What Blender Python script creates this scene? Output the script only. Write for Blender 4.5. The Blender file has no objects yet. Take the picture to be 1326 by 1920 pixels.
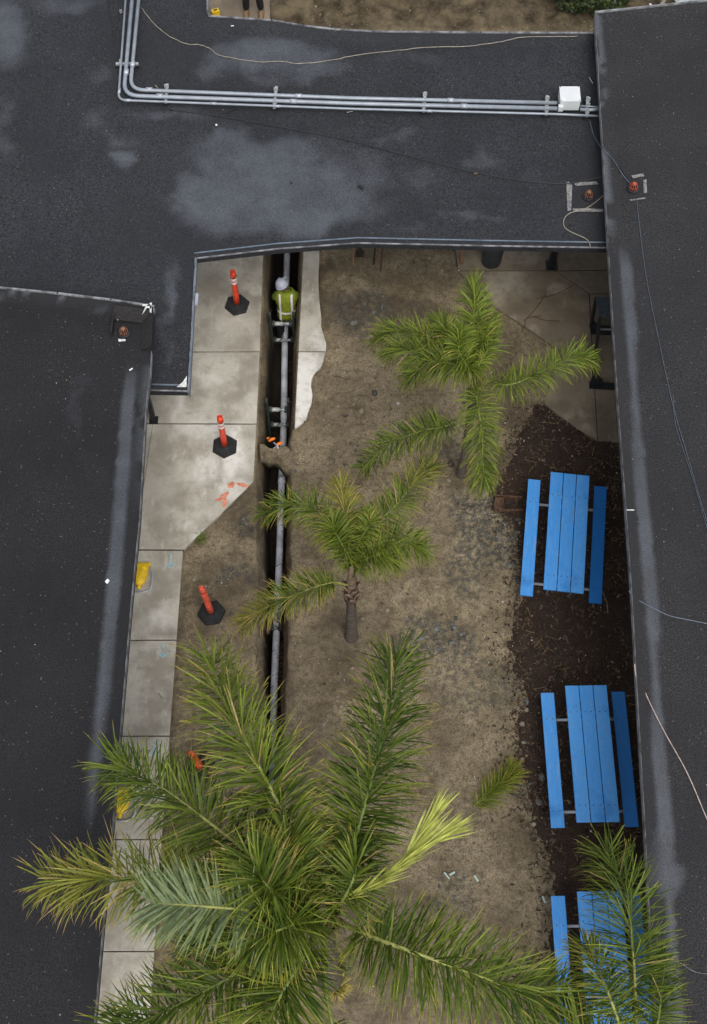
import bpy, bmesh, math, random
import numpy as np
from mathutils import Vector, Matrix
from mathutils.geometry import tessellate_polygon
random.seed(11)
rng = np.random.default_rng(7)
SC = bpy.context.scene
COL = SC.collection
# ------------------------------------------------------------------ camera
H = 19.5                      # drone height above the courtyard (m)
TH = math.radians(25.5)       # tilt away from straight down, looking north (+Y)
F = 2600.0                    # focal length in photo pixels (1326 x 1920)
cam = bpy.data.cameras.new('camera')
cam.sensor_fit = 'VERTICAL'; cam.sensor_height = 36.0; cam.sensor_width = 36.0
cam.lens = 36.0 * F / 1920.0
cam.clip_start = 0.1; cam.clip_end = 2000
cam_o = bpy.data.objects.new('camera', cam); COL.objects.link(cam_o)
cam_o.location = (0, 0, H); cam_o.rotation_euler = (TH, 0, 0)
SC.camera = cam_o
# ------------------------------------------------------------------ sky and sun (overcast)
SUN_EL, SUN_AZ = math.radians(60), math.radians(160)     # azimuth from north (+Y) towards east
W = bpy.data.worlds.new('World'); SC.world = W; W.use_nodes = True
wn = W.node_tree; wn.nodes.clear()
sk = wn.nodes.new('ShaderNodeTexSky'); sk.sky_type = 'NISHITA'; sk.sun_disc = False
sk.sun_elevation = SUN_EL; sk.sun_rotation = SUN_AZ
sk.air_density = 1.0; sk.dust_density = 3.0; sk.ozone_density = 1.0
hs = wn.nodes.new('ShaderNodeHueSaturation'); hs.inputs['Saturation'].default_value = 0.35
bg = wn.nodes.new('ShaderNodeBackground'); bg.inputs['Strength'].default_value = 0.12
wo = wn.nodes.new('ShaderNodeOutputWorld')
wn.links.new(sk.outputs[0], hs.inputs['Color']); wn.links.new(hs.outputs[0], bg.inputs['Color'])
wn.links.new(bg.outputs[0], wo.inputs['Surface'])
sun = bpy.data.lights.new('sun', 'SUN'); sun.energy = 0.8; sun.angle = math.radians(35); sun.color = (1.0, 0.96, 0.9)
sun_o = bpy.data.objects.new('sun', sun); COL.objects.link(sun_o)
sdir = Vector((math.sin(SUN_AZ)*math.cos(SUN_EL), math.cos(SUN_AZ)*math.cos(SUN_EL), math.sin(SUN_EL)))
sun_o.rotation_euler = sdir.to_track_quat('Z', 'Y').to_euler(); sun_o.location = (-20, 15, 40)
SC.view_settings.view_transform = 'Standard'; SC.view_settings.look = 'None'
SC.view_settings.exposure = 0.85; SC.view_settings.gamma = 1.0; SC.view_settings.use_curve_mapping = False
SC.cycles.max_bounces = 6; SC.cycles.diffuse_bounces = 3
# ------------------------------------------------------------------ placing by survey of the photograph
CT, ST = math.cos(TH), math.sin(TH)
def P(px, py, z=0.0):
    u = (px-663)/F; v = (960-py)/F
    dy = ST + v*CT; dz = -CT + v*ST
    t = (z-H)/dz
    return Vector((u*t, dy*t, z))
def PX(x, y, z):
    """world -> photo pixel (numpy)"""
    dz = z-H
    dep = y*ST - dz*CT
    up = y*CT + dz*ST
    return 663 + F*x/dep, 960 - F*up/dep
def PP(pts, z): return [P(a, b, z) for a, b in pts]
# ------------------------------------------------------------------ numpy noise
def vnoise(x, y, seed=0):
    x = np.asarray(x, float); y = np.asarray(y, float)
    xi = np.floor(x).astype(np.int64); yi = np.floor(y).astype(np.int64)
    fx = x-xi; fy = y-yi
    fx = fx*fx*(3-2*fx); fy = fy*fy*(3-2*fy)
    def h(a, b):
        n = (a*374761393 + b*668265263 + seed*1442695041) & 0x7fffffff
        n = ((n ^ (n >> 13))*1274126177) & 0x7fffffff
        n = ((n ^ (n >> 16))*668265263) & 0x7fffffff
        return ((n ^ (n >> 15)) & 0xffff)/65535.0
    a = h(xi, yi); b = h(xi+1, yi); c = h(xi, yi+1); d = h(xi+1, yi+1)
    return (a*(1-fx)+b*fx)*(1-fy) + (c*(1-fx)+d*fx)*fy
def fbm(x, y, f=1.0, o=4, seed=0, g=0.5):
    s = 0; a = 1; t = 0
    for k in range(o):
        s = s + a*vnoise(np.asarray(x)*f+17.3*k, np.asarray(y)*f-9.1*k, seed+k); t += a; a *= g; f *= 2.03
    return s/t
def sstep(a, b, x):
    t = np.clip((x-a)/(b-a), 0, 1); return t*t*(3-2*t)
def inpoly(x, y, poly):
    x = np.asarray(x); y = np.asarray(y)
    c = np.zeros(x.shape, bool); n = len(poly)
    for i in range(n):
        x1, y1 = poly[i][0], poly[i][1]; x2, y2 = poly[(i+1) % n][0], poly[(i+1) % n][1]
        if y1 == y2: continue
        m = ((y1 > y) != (y2 > y)) & (x < (x2-x1)*(y-y1)/(y2-y1)+x1)
        c ^= m
    return c
def blobs(x, y, lst, z=0.0, warp=0.25, seed=3, soft0=.7):
    """soft-edged patches: lst of (px,py,rx_px,ry_px,strength)"""
    wx = x + warp*(fbm(x, y, 2.2, 4, seed)-.5)*2; wy = y + warp*(fbm(x, y, 2.2, 4, seed+40)-.5)*2
    px, py = PX(wx, wy, z)
    m = np.zeros(np.shape(x))
    for (a, b, rx, ry, s) in lst:
        d = np.sqrt(((px-a)/rx)**2 + ((py-b)/ry)**2)
        m = np.maximum(m, s*(1-sstep(soft0, 1.25, d)))
    return m
# ------------------------------------------------------------------ materials
class NT:
    def __init__(s, name):
        s.m = bpy.data.materials.new(name); s.m.use_nodes = True
        s.t = s.m.node_tree; s.t.nodes.clear()
        s.out = s.n('ShaderNodeOutputMaterial'); s.b = s.n('ShaderNodeBsdfPrincipled')
        s.l(s.b.outputs[0], s.out.inputs[0])
        s.tc = s.n('ShaderNodeTexCoord').outputs['Object']
    def n(s, k): return s.t.nodes.new(k)
    def l(s, a, b): s.t.links.new(a, b)
    def set(s, sock, v):
        if hasattr(v, 'links') or isinstance(v, bpy.types.NodeSocket): s.l(v, sock)
        else:
            if isinstance(v, tuple) and len(v) == 3: v = v+(1,)
            sock.default_value = v
    def noise(s, scale, detail=4, rough=.55, vec=None, dist=0.0):
        n = s.n('ShaderNodeTexNoise'); n.inputs['Scale'].default_value = scale; n.inputs['Detail'].default_value = detail
        n.inputs['Roughness'].default_value = rough; n.inputs['Distortion'].default_value = dist
        s.l(vec or s.tc, n.inputs['Vector']); return n.outputs[0]
    def voro(s, scale, feat='F1', out='Distance', vec=None, rnd=1.0):
        n = s.n('ShaderNodeTexVoronoi'); n.feature = feat; n.inputs['Scale'].default_value = scale
        n.inputs['Randomness'].default_value = rnd
        s.l(vec or s.tc, n.inputs['Vector']); return n.outputs[out]
    def stretch(s, sc):
        n = s.n('ShaderNodeMapping'); n.inputs['Scale'].default_value = sc; s.l(s.tc, n.inputs[0]); return n.outputs[0]
    def ramp(s, f, a, b, lo=0.0, hi=1.0):
        n = s.n('ShaderNodeMapRange'); n.interpolation_type = 'SMOOTHSTEP'
        n.inputs['From Min'].default_value = a; n.inputs['From Max'].default_value = b
        n.inputs['To Min'].default_value = lo; n.inputs['To Max'].default_value = hi
        s.l(f, n.inputs['Value']); return n.outputs[0]
    def mix(s, f, a, b, mode='MIX'):
        n = s.n('ShaderNodeMix'); n.data_type = 'RGBA'; n.blend_type = mode
        s.set(n.inputs[0], f); s.set(n.inputs[6], a); s.set(n.inputs[7], b); return n.outputs[2]
    def math(s, op, a, b=0.0):
        n = s.n('ShaderNodeMath'); n.operation = op; s.set(n.inputs[0], a); s.set(n.inputs[1], b); return n.outputs[0]
    def attr(s, name):
        n = s.n('ShaderNodeAttribute'); n.attribute_name = name
        sp = s.n('ShaderNodeSeparateColor'); s.l(n.outputs['Color'], sp.inputs[0])
        return sp.outputs[0], sp.outputs[1], sp.outputs[2], n.outputs['Alpha']
    def rand(s): return s.n('ShaderNodeObjectInfo').outputs['Random']
    def bump(s, h, strength=.5, dist=.01):
        n = s.n('ShaderNodeBump'); n.inputs['Strength'].default_value = strength; n.inputs['Distance'].default_value = dist
        s.l(h, n.inputs['Height']); s.l(n.outputs[0], s.b.inputs['Normal']); return n.outputs[0]
    def fin(s, col, rough=.7, metal=0.0, spec=.5):
        s.set(s.b.inputs['Base Color'], col); s.set(s.b.inputs['Roughness'], rough)
        s.set(s.b.inputs['Metallic'], metal); s.set(s.b.inputs['Specular IOR Level'], spec); return s.m
M = {}
def plain(name, col, rough=.6, metal=0.0, var=.25, scale=14, spec=.5, bump=.15):
    t = NT(name); n = t.noise(scale, 5)
    dk = tuple(c*(1-var) for c in col); lt = tuple(min(1, c*(1+var)) for c in col)
    t.bump(t.noise(scale*5, 3), bump, .004)
    M[name] = t.fin(t.mix(t.ramp(n, .3, .7), dk, lt), rough, metal, spec); return M[name]
# mineral-felt roofing
def roof_mat(name, base, tint):
    t = NT(name); r, g, b, a = t.attr('mask')
    gran = t.noise(48, 3, .75); gran2 = t.noise(110, 1, .5)
    dk = tuple(c*.28 for c in base); lt = tuple(c*2.1 for c in base)
    c = t.mix(t.ramp(gran, .38, .62), dk, lt)
    c = t.mix(t.ramp(gran2, .62, .70, 0, .5), c, t.mix(t.ramp(t.noise(20, 2), .4, .6), (.095, .085, .072), (.062, .068, .080)))
    blo = t.noise(.9, 5, .6); c = t.mix(t.ramp(blo, .35, .7, 0, .55), c, tint, 'MIX')
    st = t.noise(1.0, 4, .6, t.stretch((5, .35, 1)))
    c = t.mix(t.ramp(st, .48, .75, 0, .35), c, tuple(x*1.5 for x in base))
    vs = t.voro(34, out='Color'); vd = t.voro(34)
    sep = t.n('ShaderNodeSeparateColor'); t.l(vs, sep.inputs[0])
    spk = t.math('MULTIPLY', t.ramp(sep.outputs[0], .955, .965), t.ramp(vd, .28, .18))
    c = t.mix(t.math('MULTIPLY', spk, .5), c, t.mix(sep.outputs[1], (.24, .15, .07), (.26, .27, .28)))
    soft = t.math('ADD', r, t.ramp(t.noise(3.0, 6, .6), .2, .8, -.11, .11))
    wet = t.ramp(soft, .12, 1.0)
    wet = t.math('MULTIPLY', wet, t.ramp(r, .0, .2))
    c = t.mix(t.math('MULTIPLY', wet, t.ramp(t.noise(1.7, 5, .6), .3, .65, .55, .88)), c, t.mix(t.ramp(gran, .3, .7), (.054, .060, .070), (.104, .111, .125)))  # wet patches, lightened to paint in the reflected sky sheen
    c = t.mix(t.math('MULTIPLY', g, .8), c, (.016, .016, .018))
    c = t.mix(b, c, t.mix(t.ramp(gran, .3, .7), (.07, .078, .09), (.16, .17, .185)))
    h = t.mix(.4, gran, gran2)
    t.bump(h, .55, .006)
    M[name] = t.fin(c, t.ramp(wet, 0, 1, .8, .42), 0, .35)
roof_mat('roof_felt_dark', (.0165, .0175, .0205), (.0105, .0115, .0142))
roof_mat('roof_felt_right', (.0160, .0160, .0170), (.0105, .0105, .0120))
roof_mat('roof_felt_left', (.0085, .0084, .0094), (.0042, .0044, .0058))
# concrete
def conc(name, dark, lite, wetc=(.075, .068, .055), cl=(.78, .76, .71)):
    t = NT(name); r, g, b, a = t.attr('mask')
    n1 = t.noise(1.6, 7, .62); n2 = t.noise(9, 6, .6); n3 = t.noise(120, 2, .6)
    c = t.mix(t.ramp(n1, .36, .62), dark, lite)
    c = t.mix(t.ramp(n2, .52, .72, 0, .42), c, tuple(x*.66 for x in dark))
    c = t.mix(t.ramp(t.noise(3.1, 6, .7, t.stretch((2.4, .8, 1))), .55, .72, 0, .55), c, tuple(min(1, x*1.35) for x in lite))
    c = t.mix(t.ramp(n3, .35, .7, 0, .45), c, tuple(x*.7 for x in dark))
    pit = t.ramp(t.voro(7), .045, .025); c = t.mix(t.math('MULTIPLY', pit, .5), c, (.06, .055, .045))
    c = t.mix(t.math('MULTIPLY', r, .82), c, t.mix(t.ramp(n2, .3, .7), wetc, tuple(x*1.9 for x in wetc)))
    c = t.mix(t.math('MULTIPLY', g, t.ramp(n2, .30, .58, .3, .9)), c, cl)
    t.bump(t.mix(.5, n2, n3), .25, .006)
    M[name] = t.fin(c, t.ramp(r, 0, 1, .82, .5), 0, .35)
conc('concrete', (.335, .303, .245), (.56, .53, .455), (.125, .112, .09))
conc('concrete_patio', (.165, .132, .090), (.265, .215, .15), (.085, .066, .044), (.36, .32, .25))
# courtyard soil
t = NT('soil'); r, g, b, a = t.attr('mask')
n1 = t.noise(1.3, 7, .62); n2 = t.noise(11, 6, .65); n3 = t.noise(60, 3, .6); n4 = t.noise(150, 1)
c = t.mix(t.ramp(n1, .32, .66), (.172, .135, .082), (.34, .276, .176))
c = t.mix(t.ramp(n2, .46, .66, 0, .62), c, (.098, .075, .050))
c = t.mix(t.ramp(t.noise(3.4, 8, .7), .52, .66, 0, .6), c, (.38, .315, .212))
cr = t.ramp(t.voro(4.5, 'DISTANCE_TO_EDGE', 'Distance', None), .03, .0); c = t.mix(t.math('MULTIPLY', cr, t.ramp(t.noise(2.2, 3), .52, .62, 0, .55)), c, (.05, .038, .026))
c = t.mix(t.ramp(n3, .44, .66, 0, .7), c, (.050, .039, .027))
c = t.mix(t.ramp(t.noise(28, 5, .7), .5, .64, 0, .55), c, (.075, .058, .040))
c = t.mix(t.ramp(n4, .62, .74, 0, .4), c, (.27, .23, .17))
c = t.mix(t.math('MULTIPLY', r, t.ramp(n2, .25, .6, .55, .92)), c, t.mix(t.ramp(n3, .3, .7), (.040, .030, .021), (.110, .086, .058)))
c = t.mix(t.math('MULTIPLY', g, t.ramp(n2, .38, .58, .0, .85)), c, t.mix(t.ramp(t.voro(30), .1, .45), (.165, .165, .148), (.055, .055, .048)))
fr = t.attr('far')[0]; c = t.mix(fr, c, t.mix(t.ramp(t.noise(2.6, 9, .72), .30, .70), (.030, .022, .013), (.155, .122, .074)))
c = t.mix(b, c, t.mix(t.ramp(n2, .3, .7), (.010, .008, .006), (.026, .019, .013)))  # damp trench soil, blackened to paint in the shade down there
t.bump(t.mix(.5, n2, n3), .8, .02)
M['soil'] = t.fin(c, .92, 0, .2)
# mulch
t = NT('mulch'); n1 = t.noise(3, 6, .6); n2 = t.noise(45, 4, .7, t.stretch((1, 1.6, 1)))
c = t.mix(t.ramp(n2, .3, .7), (.014, .009, .007), (.075, .048, .034))
c = t.mix(t.ramp(n1, .5, .75, 0, .55), c, (.085, .060, .042))
t.bump(n2, 1.0, .03); M['mulch'] = t.fin(c, .9, 0, .25)
def pieces(name, stops, rough=.8, scale=0.0):
    """many loose pieces joined in one mesh: colour by mesh island"""
    t = NT(name); gi = t.n('ShaderNodeNewGeometry').outputs['Random Per Island']
    cr = t.n('ShaderNodeValToRGB'); e = cr.color_ramp.elements
    for i, (p, col) in enumerate(stops):
        el = e[i] if i < 2 else e.new(p)
        el.position = p; el.color = col+(1,)
    t.l(gi, cr.inputs[0]); c = t.mix(t.ramp(t.noise(60, 3), .3, .7, 0, .5), cr.outputs[0], (.03, .025, .02))
    M[name] = t.fin(c, rough, 0, .3)
pieces('chip', [(0, (.014, .009, .006)), (.5, (.070, .043, .029)), (.88, (.16, .105, .065)), (1, (.30, .23, .14))])
pieces('straw', [(0, (.16, .10, .045)), (1, (.42, .30, .15))])
pieces('gravel', [(0, (.07, .068, .058)), (.5, (.12, .12, .107)), (.85, (.17, .175, .16)), (1, (.26, .25, .22))])
pieces('clod', [(0, (.075, .058, .04)), (.5, (.19, .155, .105)), (1, (.32, .27, .195))])
pieces('litter', [(0, (.035, .03, .03)), (.45, (.20, .13, .06)), (.85, (.30, .22, .13)), (1, (.5, .48, .45))])
pieces('root', [(0, (.05, .018, .010)), (1, (.13, .05, .028))])
pieces('pebble_white', [(0, (.35, .34, .32)), (1, (.7, .69, .66))])
pieces('bush_leaf', [(0, (.012, .025, .006)), (.6, (.035, .06, .012)), (1, (.09, .12, .02))], .5)
# blue painted timber
t = NT('blue_paint'); g = t.noise(6, 6, .65, t.stretch((7, .6, 1))); sp = t.noise(2.2, 5)
rnd = t.rand()
c = t.mix(rnd, (.050, .30, .76), (.080, .35, .80))
c = t.mix(t.ramp(g, .45, .7, 0, .6), c, (.17, .38, .70))
c = t.mix(t.ramp(t.noise(3.2, 7, .68, t.stretch((4, .5, 1))), .58, .72, 0, .55), c, (.25, .42, .66))
c = t.mix(t.ramp(t.noise(35, 4, .7), .60, .72, 0, .5), c, (.05, .13, .28))
c = t.mix(t.ramp(sp, .55, .72, 0, .7), c, (.02, .20, .56))
c = t.mix(t.ramp(t.noise(90, 2), .3, .75, 0, .35), c, (.03, .15, .42))
c = t.mix(t.math('MULTIPLY', t.ramp(t.voro(11), .05, .03), .8), c, (.02, .05, .12))
t.bump(g, .25, .004); M['blue_paint'] = t.fin(c, .5, 0, .4)
t = NT('blue_paint_dark'); g = t.noise(6, 6, .65, t.stretch((7, .6, 1)))
c = t.mix(t.ramp(g, .4, .75, 0, .6), (.006, .145, .46), (.012, .185, .52))
c = t.mix(t.ramp(t.noise(90, 2), .3, .75, 0, .35), c, (.01, .08, .3))
t.bump(g, .25, .004); M['blue_paint_dark'] = t.fin(c, .45, 0, .4)
# palm leaves: attribute r = dry, g = lightness, b = glaucous
t = NT('palm_leaf'); r, g, b, a = t.attr('tint')
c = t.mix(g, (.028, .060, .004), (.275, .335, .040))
c = t.mix(b, c, (.25, .31, .19))
c = t.mix(t.ramp(r, .15, .55), c, (.36, .31, .05))
c = t.mix(t.ramp(r, .55, .95), c, (.44, .29, .15))
c = t.mix(t.ramp(t.noise(22, 3), .35, .7, 0, .35), c, (.02, .035, .006))
tr = t.n('ShaderNodeBsdfTranslucent'); t.l(c, tr.inputs[0])
mx = t.n('ShaderNodeMixShader'); mx.inputs[0].default_value = .22
t.fin(c, .5, 0, .22); t.l(t.b.outputs[0], mx.inputs[1]); t.l(tr.outputs[0], mx.inputs[2]); t.l(mx.outputs[0], t.out.inputs[0])
M['palm_leaf'] = t.m
plain('rachis', (.13, .17, .03), .55, 0, .3)
plain('rachis_yellow', (.26, .27, .07), .55, 0, .25)
t = NT('palm_trunk'); rg = t.noise(1.0, 4, .6, t.stretch((3, 3, 42)))
c = t.mix(t.ramp(rg, .35, .65), (.050, .038, .030), (.15, .122, .098))
c = t.mix(t.ramp(t.noise(14, 5), .45, .7, 0, .6), c, (.045, .035, .028)); t.bump(rg, .7, .02); M['palm_trunk'] = t.fin(c, .9)
plain('palm_boot', (.17, .12, .085), .85, 0, .45, 18, .3, .6)
# sundry
plain('galv', (.38, .41, .45), .42, .35, .18, 9)
plain('conduit_grey', (.27, .30, .335), .45, .25, .12, 6)
plain('conduit_pvc', (.66, .68, .74), .5, 0, .22, 5)
plain('gutter_metal', (.13, .165, .205), .45, .25, .3, 5)
plain('edge_metal', (.17, .172, .18), .6, .1, .65, 7)
plain('sealant', (.55, .55, .54), .7, 0, .3, 22)
plain('mastic_grey', (.17, .165, .16), .8, 0, .5, 25)
plain('box_white', (.60, .62, .62), .45, 0, .06, 5)
plain('screw_rust', (.20, .08, .04), .7)
plain('copper_vent', (.20, .085, .048), .65, .1, .5, 40)
plain('red_vent', (.34, .06, .028), .5, 0, .3, 40)
plain('cable_beige', (.27, .24, .185), .6)
plain('cable_black', (.012, .014, .018), .5)
plain('cable_grey', (.085, .105, .13), .5)
plain('cable_pink', (.42, .33, .29), .5)
plain('orange_post', (.72, .055, .018), .45, 0, .18, 9)
plain('orange_post_worn', (.75, .11, .06), .55, 0, .3, 14)
plain('orange_post_bright', (.85, .10, .02), .45, 0, .2, 14)
plain('reflect_white', (.75, .72, .72), .4, 0, .08, 20)
plain('rubber_black', (.016, .016, .017), .75, 0, .5, 20, .4, .5)
plain('bag_yellow', (.76, .50, .015), .55, 0, .22, 12, .4, .8)
plain('shore_alu', (.40, .42, .40), .5, .15, .25, 20)
plain('shore_green', (.05, .062, .056), .5, .2, .4, 20)
plain('orange_plastic', (.80, .20, .02), .5)
plain('black_steel', (.011, .012, .014), .55, .1, .3)
plain('grey_panel', (.055, .072, .085), .55, 0, .25)
plain('bin_plastic', (.030, .040, .046), .55, 0, .25)
plain('wood_stake', (.22, .13, .075), .85, 0, .35, 30)
plain('wood_dark', (.030, .020, .014), .9, 0, .4, 20)
plain('rot_wood', (.085, .044, .024), .85, 0, .45, 25)
plain('canopy_under', (.05, .05, .05), .8)
plain('stucco', (.22, .19, .15), .9)
plain('hard_hat', (.46, .48, .56), .35, 0, .06, 6)
plain('vest_lime', (.19, .235, .010), .8, 0, .25, 16)
plain('shirt_green', (.10, .145, .012), .85, 0, .25, 16)
plain('stripe_silver', (.78, .72, .72), .4, 0, .06)
plain('trouser_black', (.010, .010, .013), .85)
plain('skin', (.15, .085, .055), .55, 0, .1)
plain('hair_black', (.01, .008, .007), .6)
plain('boot_tan', (.19, .115, .06), .7, 0, .3, 25)
plain('eye_white', (.7, .7, .68), .3, 0, .02)
plain('lips', (.24, .09, .07), .5, 0, .05)
plain('paint_orange', (.62, .24, .15), .8, 0, .3, 18)
plain('paint_cyan', (.30, .44, .46), .8, 0, .3, 18)
plain('joint_dark', (.055, .045, .035), .95)
plain('twig', (.075, .042, .030), .9)
plain('stone_blue', (.125, .14, .132), .8, 0, .3, 12)
plain('stone_tan', (.21, .18, .135), .85, 0, .3, 12)
plain('tarp_grey', (.33, .36, .36), .6, 0, .3, 9)
plain('grass_blade', (.10, .13, .02), .6, 0, .4, 30)
plain('grass_yellow', (.34, .28, .05), .6, 0, .4, 30)
plain('paper_white', (.72, .74, .72), .6, 0, .05)
plain('paper_green', (.45, .58, .48), .6, 0, .1)
plain('black_print', (.03, .03, .03), .6)
# ------------------------------------------------------------------ mesh builder
class MB:
    def __init__(s): s.v = []; s.f = []
    def add(s, vs, fs):
        o = len(s.v); s.v.extend([tuple(p) for p in vs]); s.f.extend([tuple(i+o for i in f) for f in fs]); return s
    def obox(s, c, ax, ay, az):
        """oriented box from centre and three half-axis vectors"""
        c = Vector(c); ax = Vector(ax); ay = Vector(ay); az = Vector(az)
        vs = [c+sx*ax+sy*ay+sz*az for sz in (-1, 1) for sy in (-1, 1) for sx in (-1, 1)]
        return s.add(vs, [(0, 2, 3, 1), (4, 5, 7, 6), (0, 1, 5, 4), (2, 6, 7, 3), (0, 4, 6, 2), (1, 3, 7, 5)])
    def box(s, c, size, rz=0.0):
        ca, sa = math.cos(rz), math.sin(rz)
        return s.obox(c, (ca*size[0]/2, sa*size[0]/2, 0), (-sa*size[1]/2, ca*size[1]/2, 0), (0, 0, size[2]/2))
    def bar(s, a, b, w, h, up=(0, 0, 1)):
        a = Vector(a); b = Vector(b); d = (b-a); L = d.length; d.normalize(); up = Vector(up)
        sd = d.cross(up)
        if sd.length < 1e-4: sd = d.cross(Vector((1, 0, 0)))
        sd.normalize(); u = sd.cross(d)
        return s.obox((a+b)/2, d*L/2, sd*w/2, u*h/2)
    def tube(s, pts, r, seg=8, cap=True):
        pts = [Vector(p) for p in pts]; n = len(pts)
        rs = r if isinstance(r, (list, tuple)) else [r]*n
        prev = None; vs = []; fs = []
        for i, p in enumerate(pts):
            t = (pts[min(i+1, n-1)]-pts[max(i-1, 0)])
            if t.length < 1e-9: t = Vector((0, 0, 1))
            t.normalize()
            if prev is None:
                a = Vector((0, 0, 1)) if abs(t.z) < .9 else Vector((1, 0, 0)); x = t.cross(a)
            else: x = prev - t*prev.dot(t)
            if x.length < 1e-6: x = t.orthogonal()
            x.normalize(); y = t.cross(x); prev = x
            for k in range(seg):
                a = 2*math.pi*k/seg; vs.append(p+(x*math.cos(a)+y*math.sin(a))*rs[i])
        for i in range(n-1):
            for k in range(seg):
                k2 = (k+1) % seg; fs.append((i*seg+k, i*seg+k2, (i+1)*seg+k2, (i+1)*seg+k))
        if cap: fs.append(tuple(range(seg-1, -1, -1))); fs.append(tuple((n-1)*seg+k for k in range(seg)))
        return s.add(vs, fs)
    def lathe(s, prof, c=(0, 0, 0), seg=16, rot=0.0, mat=None):
        """profile of (r,z)"""
        c = Vector(c); vs = []; fs = []; n = len(prof)
        for (r, z) in prof:
            for k in range(seg):
                a = 2*math.pi*k/seg+rot; v = Vector((r*math.cos(a), r*math.sin(a), z))
                if mat: v = mat @ v
                vs.append(c+v)
        for i in range(n-1):
            for k in range(seg):
                k2 = (k+1) % seg; fs.append((i*seg+k, i*seg+k2, (i+1)*seg+k2, (i+1)*seg+k))
        fs.append(tuple(range(seg-1, -1, -1))); fs.append(tuple((n-1)*seg+k for k in range(seg)))
        return s.add(vs, fs)
    def prism(s, poly, z0, z1):
        """vertical prism from an xy polygon; z1 may be per-vertex list"""
        n = len(poly)
        area = sum(poly[i][0]*poly[(i+1) % n][1]-poly[(i+1) % n][0]*poly[i][1] for i in range(n))
        if area < 0: poly = list(reversed(poly))
        tri = tessellate_polygon([[Vector((p[0], p[1], 0)) for p in poly]])
        vs = [(p[0], p[1], z1) for p in poly]+[(p[0], p[1], z0) for p in poly]; fs = []
        for (a, b, c) in tri:
            ar = (poly[b][0]-poly[a][0])*(poly[c][1]-poly[a][1])-(poly[c][0]-poly[a][0])*(poly[b][1]-poly[a][1])
            if ar < 0: b, c = c, b
            fs.append((a, b, c)); fs.append((a+n, c+n, b+n))
        for i in range(n):
            j = (i+1) % n; fs.append((i, i+n, j+n, j))
        return s.add(vs, fs)
    def build(s, name, mat, parent=None, smooth=False, bevel=0.0):
        off = origin_of(parent)
        me = bpy.data.meshes.new(name)
        me.from_pydata([(v[0]-off.x, v[1]-off.y, v[2]-off.z) for v in s.v], [], s.f); me.update()
        me.materials.append(M[mat])
        if smooth: me.polygons.foreach_set('use_smooth', [True]*len(me.polygons))
        o = bpy.data.objects.new(name, me); COL.objects.link(o)
        if parent: o.parent = parent
        if bevel:
            b = o.modifiers.new('bevel', 'BEVEL'); b.width = bevel; b.segments = 2; b.limit_method = 'ANGLE'
        return o
def origin_of(p):
    v = Vector((0, 0, 0))
    while p is not None: v += p.location; p = p.parent
    return v
def smooth_by_angle(o, ang=40):
    me = o.data; me.polygons.foreach_set('use_smooth', [True]*len(me.polygons))
    bm = bmesh.new(); bm.from_mesh(me)
    for e in bm.edges:
        if len(e.link_faces) == 2 and e.calc_face_angle(0) > math.radians(ang): e.smooth = False
    bm.to_mesh(me); bm.free(); return o
def tag(o, label=None, cat=None, group=None, kind=None):
    if label: o['label'] = label
    if cat: o['category'] = cat
    if group: o['group'] = group
    if kind: o['kind'] = kind
    return o
def thing(name, loc, label, cat, group=None):
    o = bpy.data.objects.new(name, None); COL.objects.link(o); o.location = loc; o.empty_display_size = .1
    return tag(o, label, cat, group)
def copy_tree(o, parent=None):
    c = o.copy(); COL.objects.link(c)
    if parent: c.parent = parent
    for ch in list(o.children): copy_tree(ch, c)
    return c
def lab(o, s): o['label'] = s; return o
def setmask(me, arr, name='mask'):
    at = me.color_attributes.new(name, 'FLOAT_COLOR', 'POINT')
    at.data.foreach_set('color', np.ascontiguousarray(arr, dtype=np.float32).ravel())
def coords(me):
    a = np.empty(len(me.vertices)*3, np.float32); me.vertices.foreach_get('co', a); return a.reshape(-1, 3).astype(float)
def catmull(pts, n):
    pts = [Vector(p) for p in pts]; q = [pts[0]*2-pts[1]]+pts+[pts[-1]*2-pts[-2]]; out = []
    m = len(pts)-1
    for i in range(n):
        u = i/(n-1)*m; k = min(int(u), m-1); t = u-k
        a, b, c, d = q[k], q[k+1], q[k+2], q[k+3]
        out.append(.5*((2*b)+(-a+c)*t+(2*a-5*b+4*c-d)*t*t+(-a+3*b-3*c+d)*t**3))
    return out
def grid_poly(poly, z, cell):
    """polygon sheet cut into a fine grid; returns verts, faces"""
    bm = bmesh.new(); n = len(poly)
    area = sum(poly[i][0]*poly[(i+1) % n][1]-poly[(i+1) % n][0]*poly[i][1] for i in range(n))
    if area < 0: poly = list(reversed(poly))
    vs = [bm.verts.new((p[0], p[1], z)) for p in poly]
    for a, b, c in tessellate_polygon([[Vector((p[0], p[1], 0)) for p in poly]]):
        if (poly[b][0]-poly[a][0])*(poly[c][1]-poly[a][1])-(poly[c][0]-poly[a][0])*(poly[b][1]-poly[a][1]) < 0: b, c = c, b
        bm.faces.new((vs[a], vs[b], vs[c]))
    xs = [p[0] for p in poly]; ys = [p[1] for p in poly]
    for ax, (lo, hi) in enumerate(((min(xs), max(xs)), (min(ys), max(ys)))):
        k = lo+cell
        while k < hi-cell*.3:
            co = (k, 0, 0) if ax == 0 else (0, k, 0); no = (1, 0, 0) if ax == 0 else (0, 1, 0)
            bmesh.ops.bisect_plane(bm, geom=bm.verts[:]+bm.edges[:]+bm.faces[:], plane_co=co, plane_no=no, dist=1e-5); k += cell
    bm.verts.index_update()
    V = [tuple(v.co) for v in bm.verts]; Fc = [tuple(v.index for v in f.verts) for f in bm.faces]
    bm.free(); return V, Fc
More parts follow.
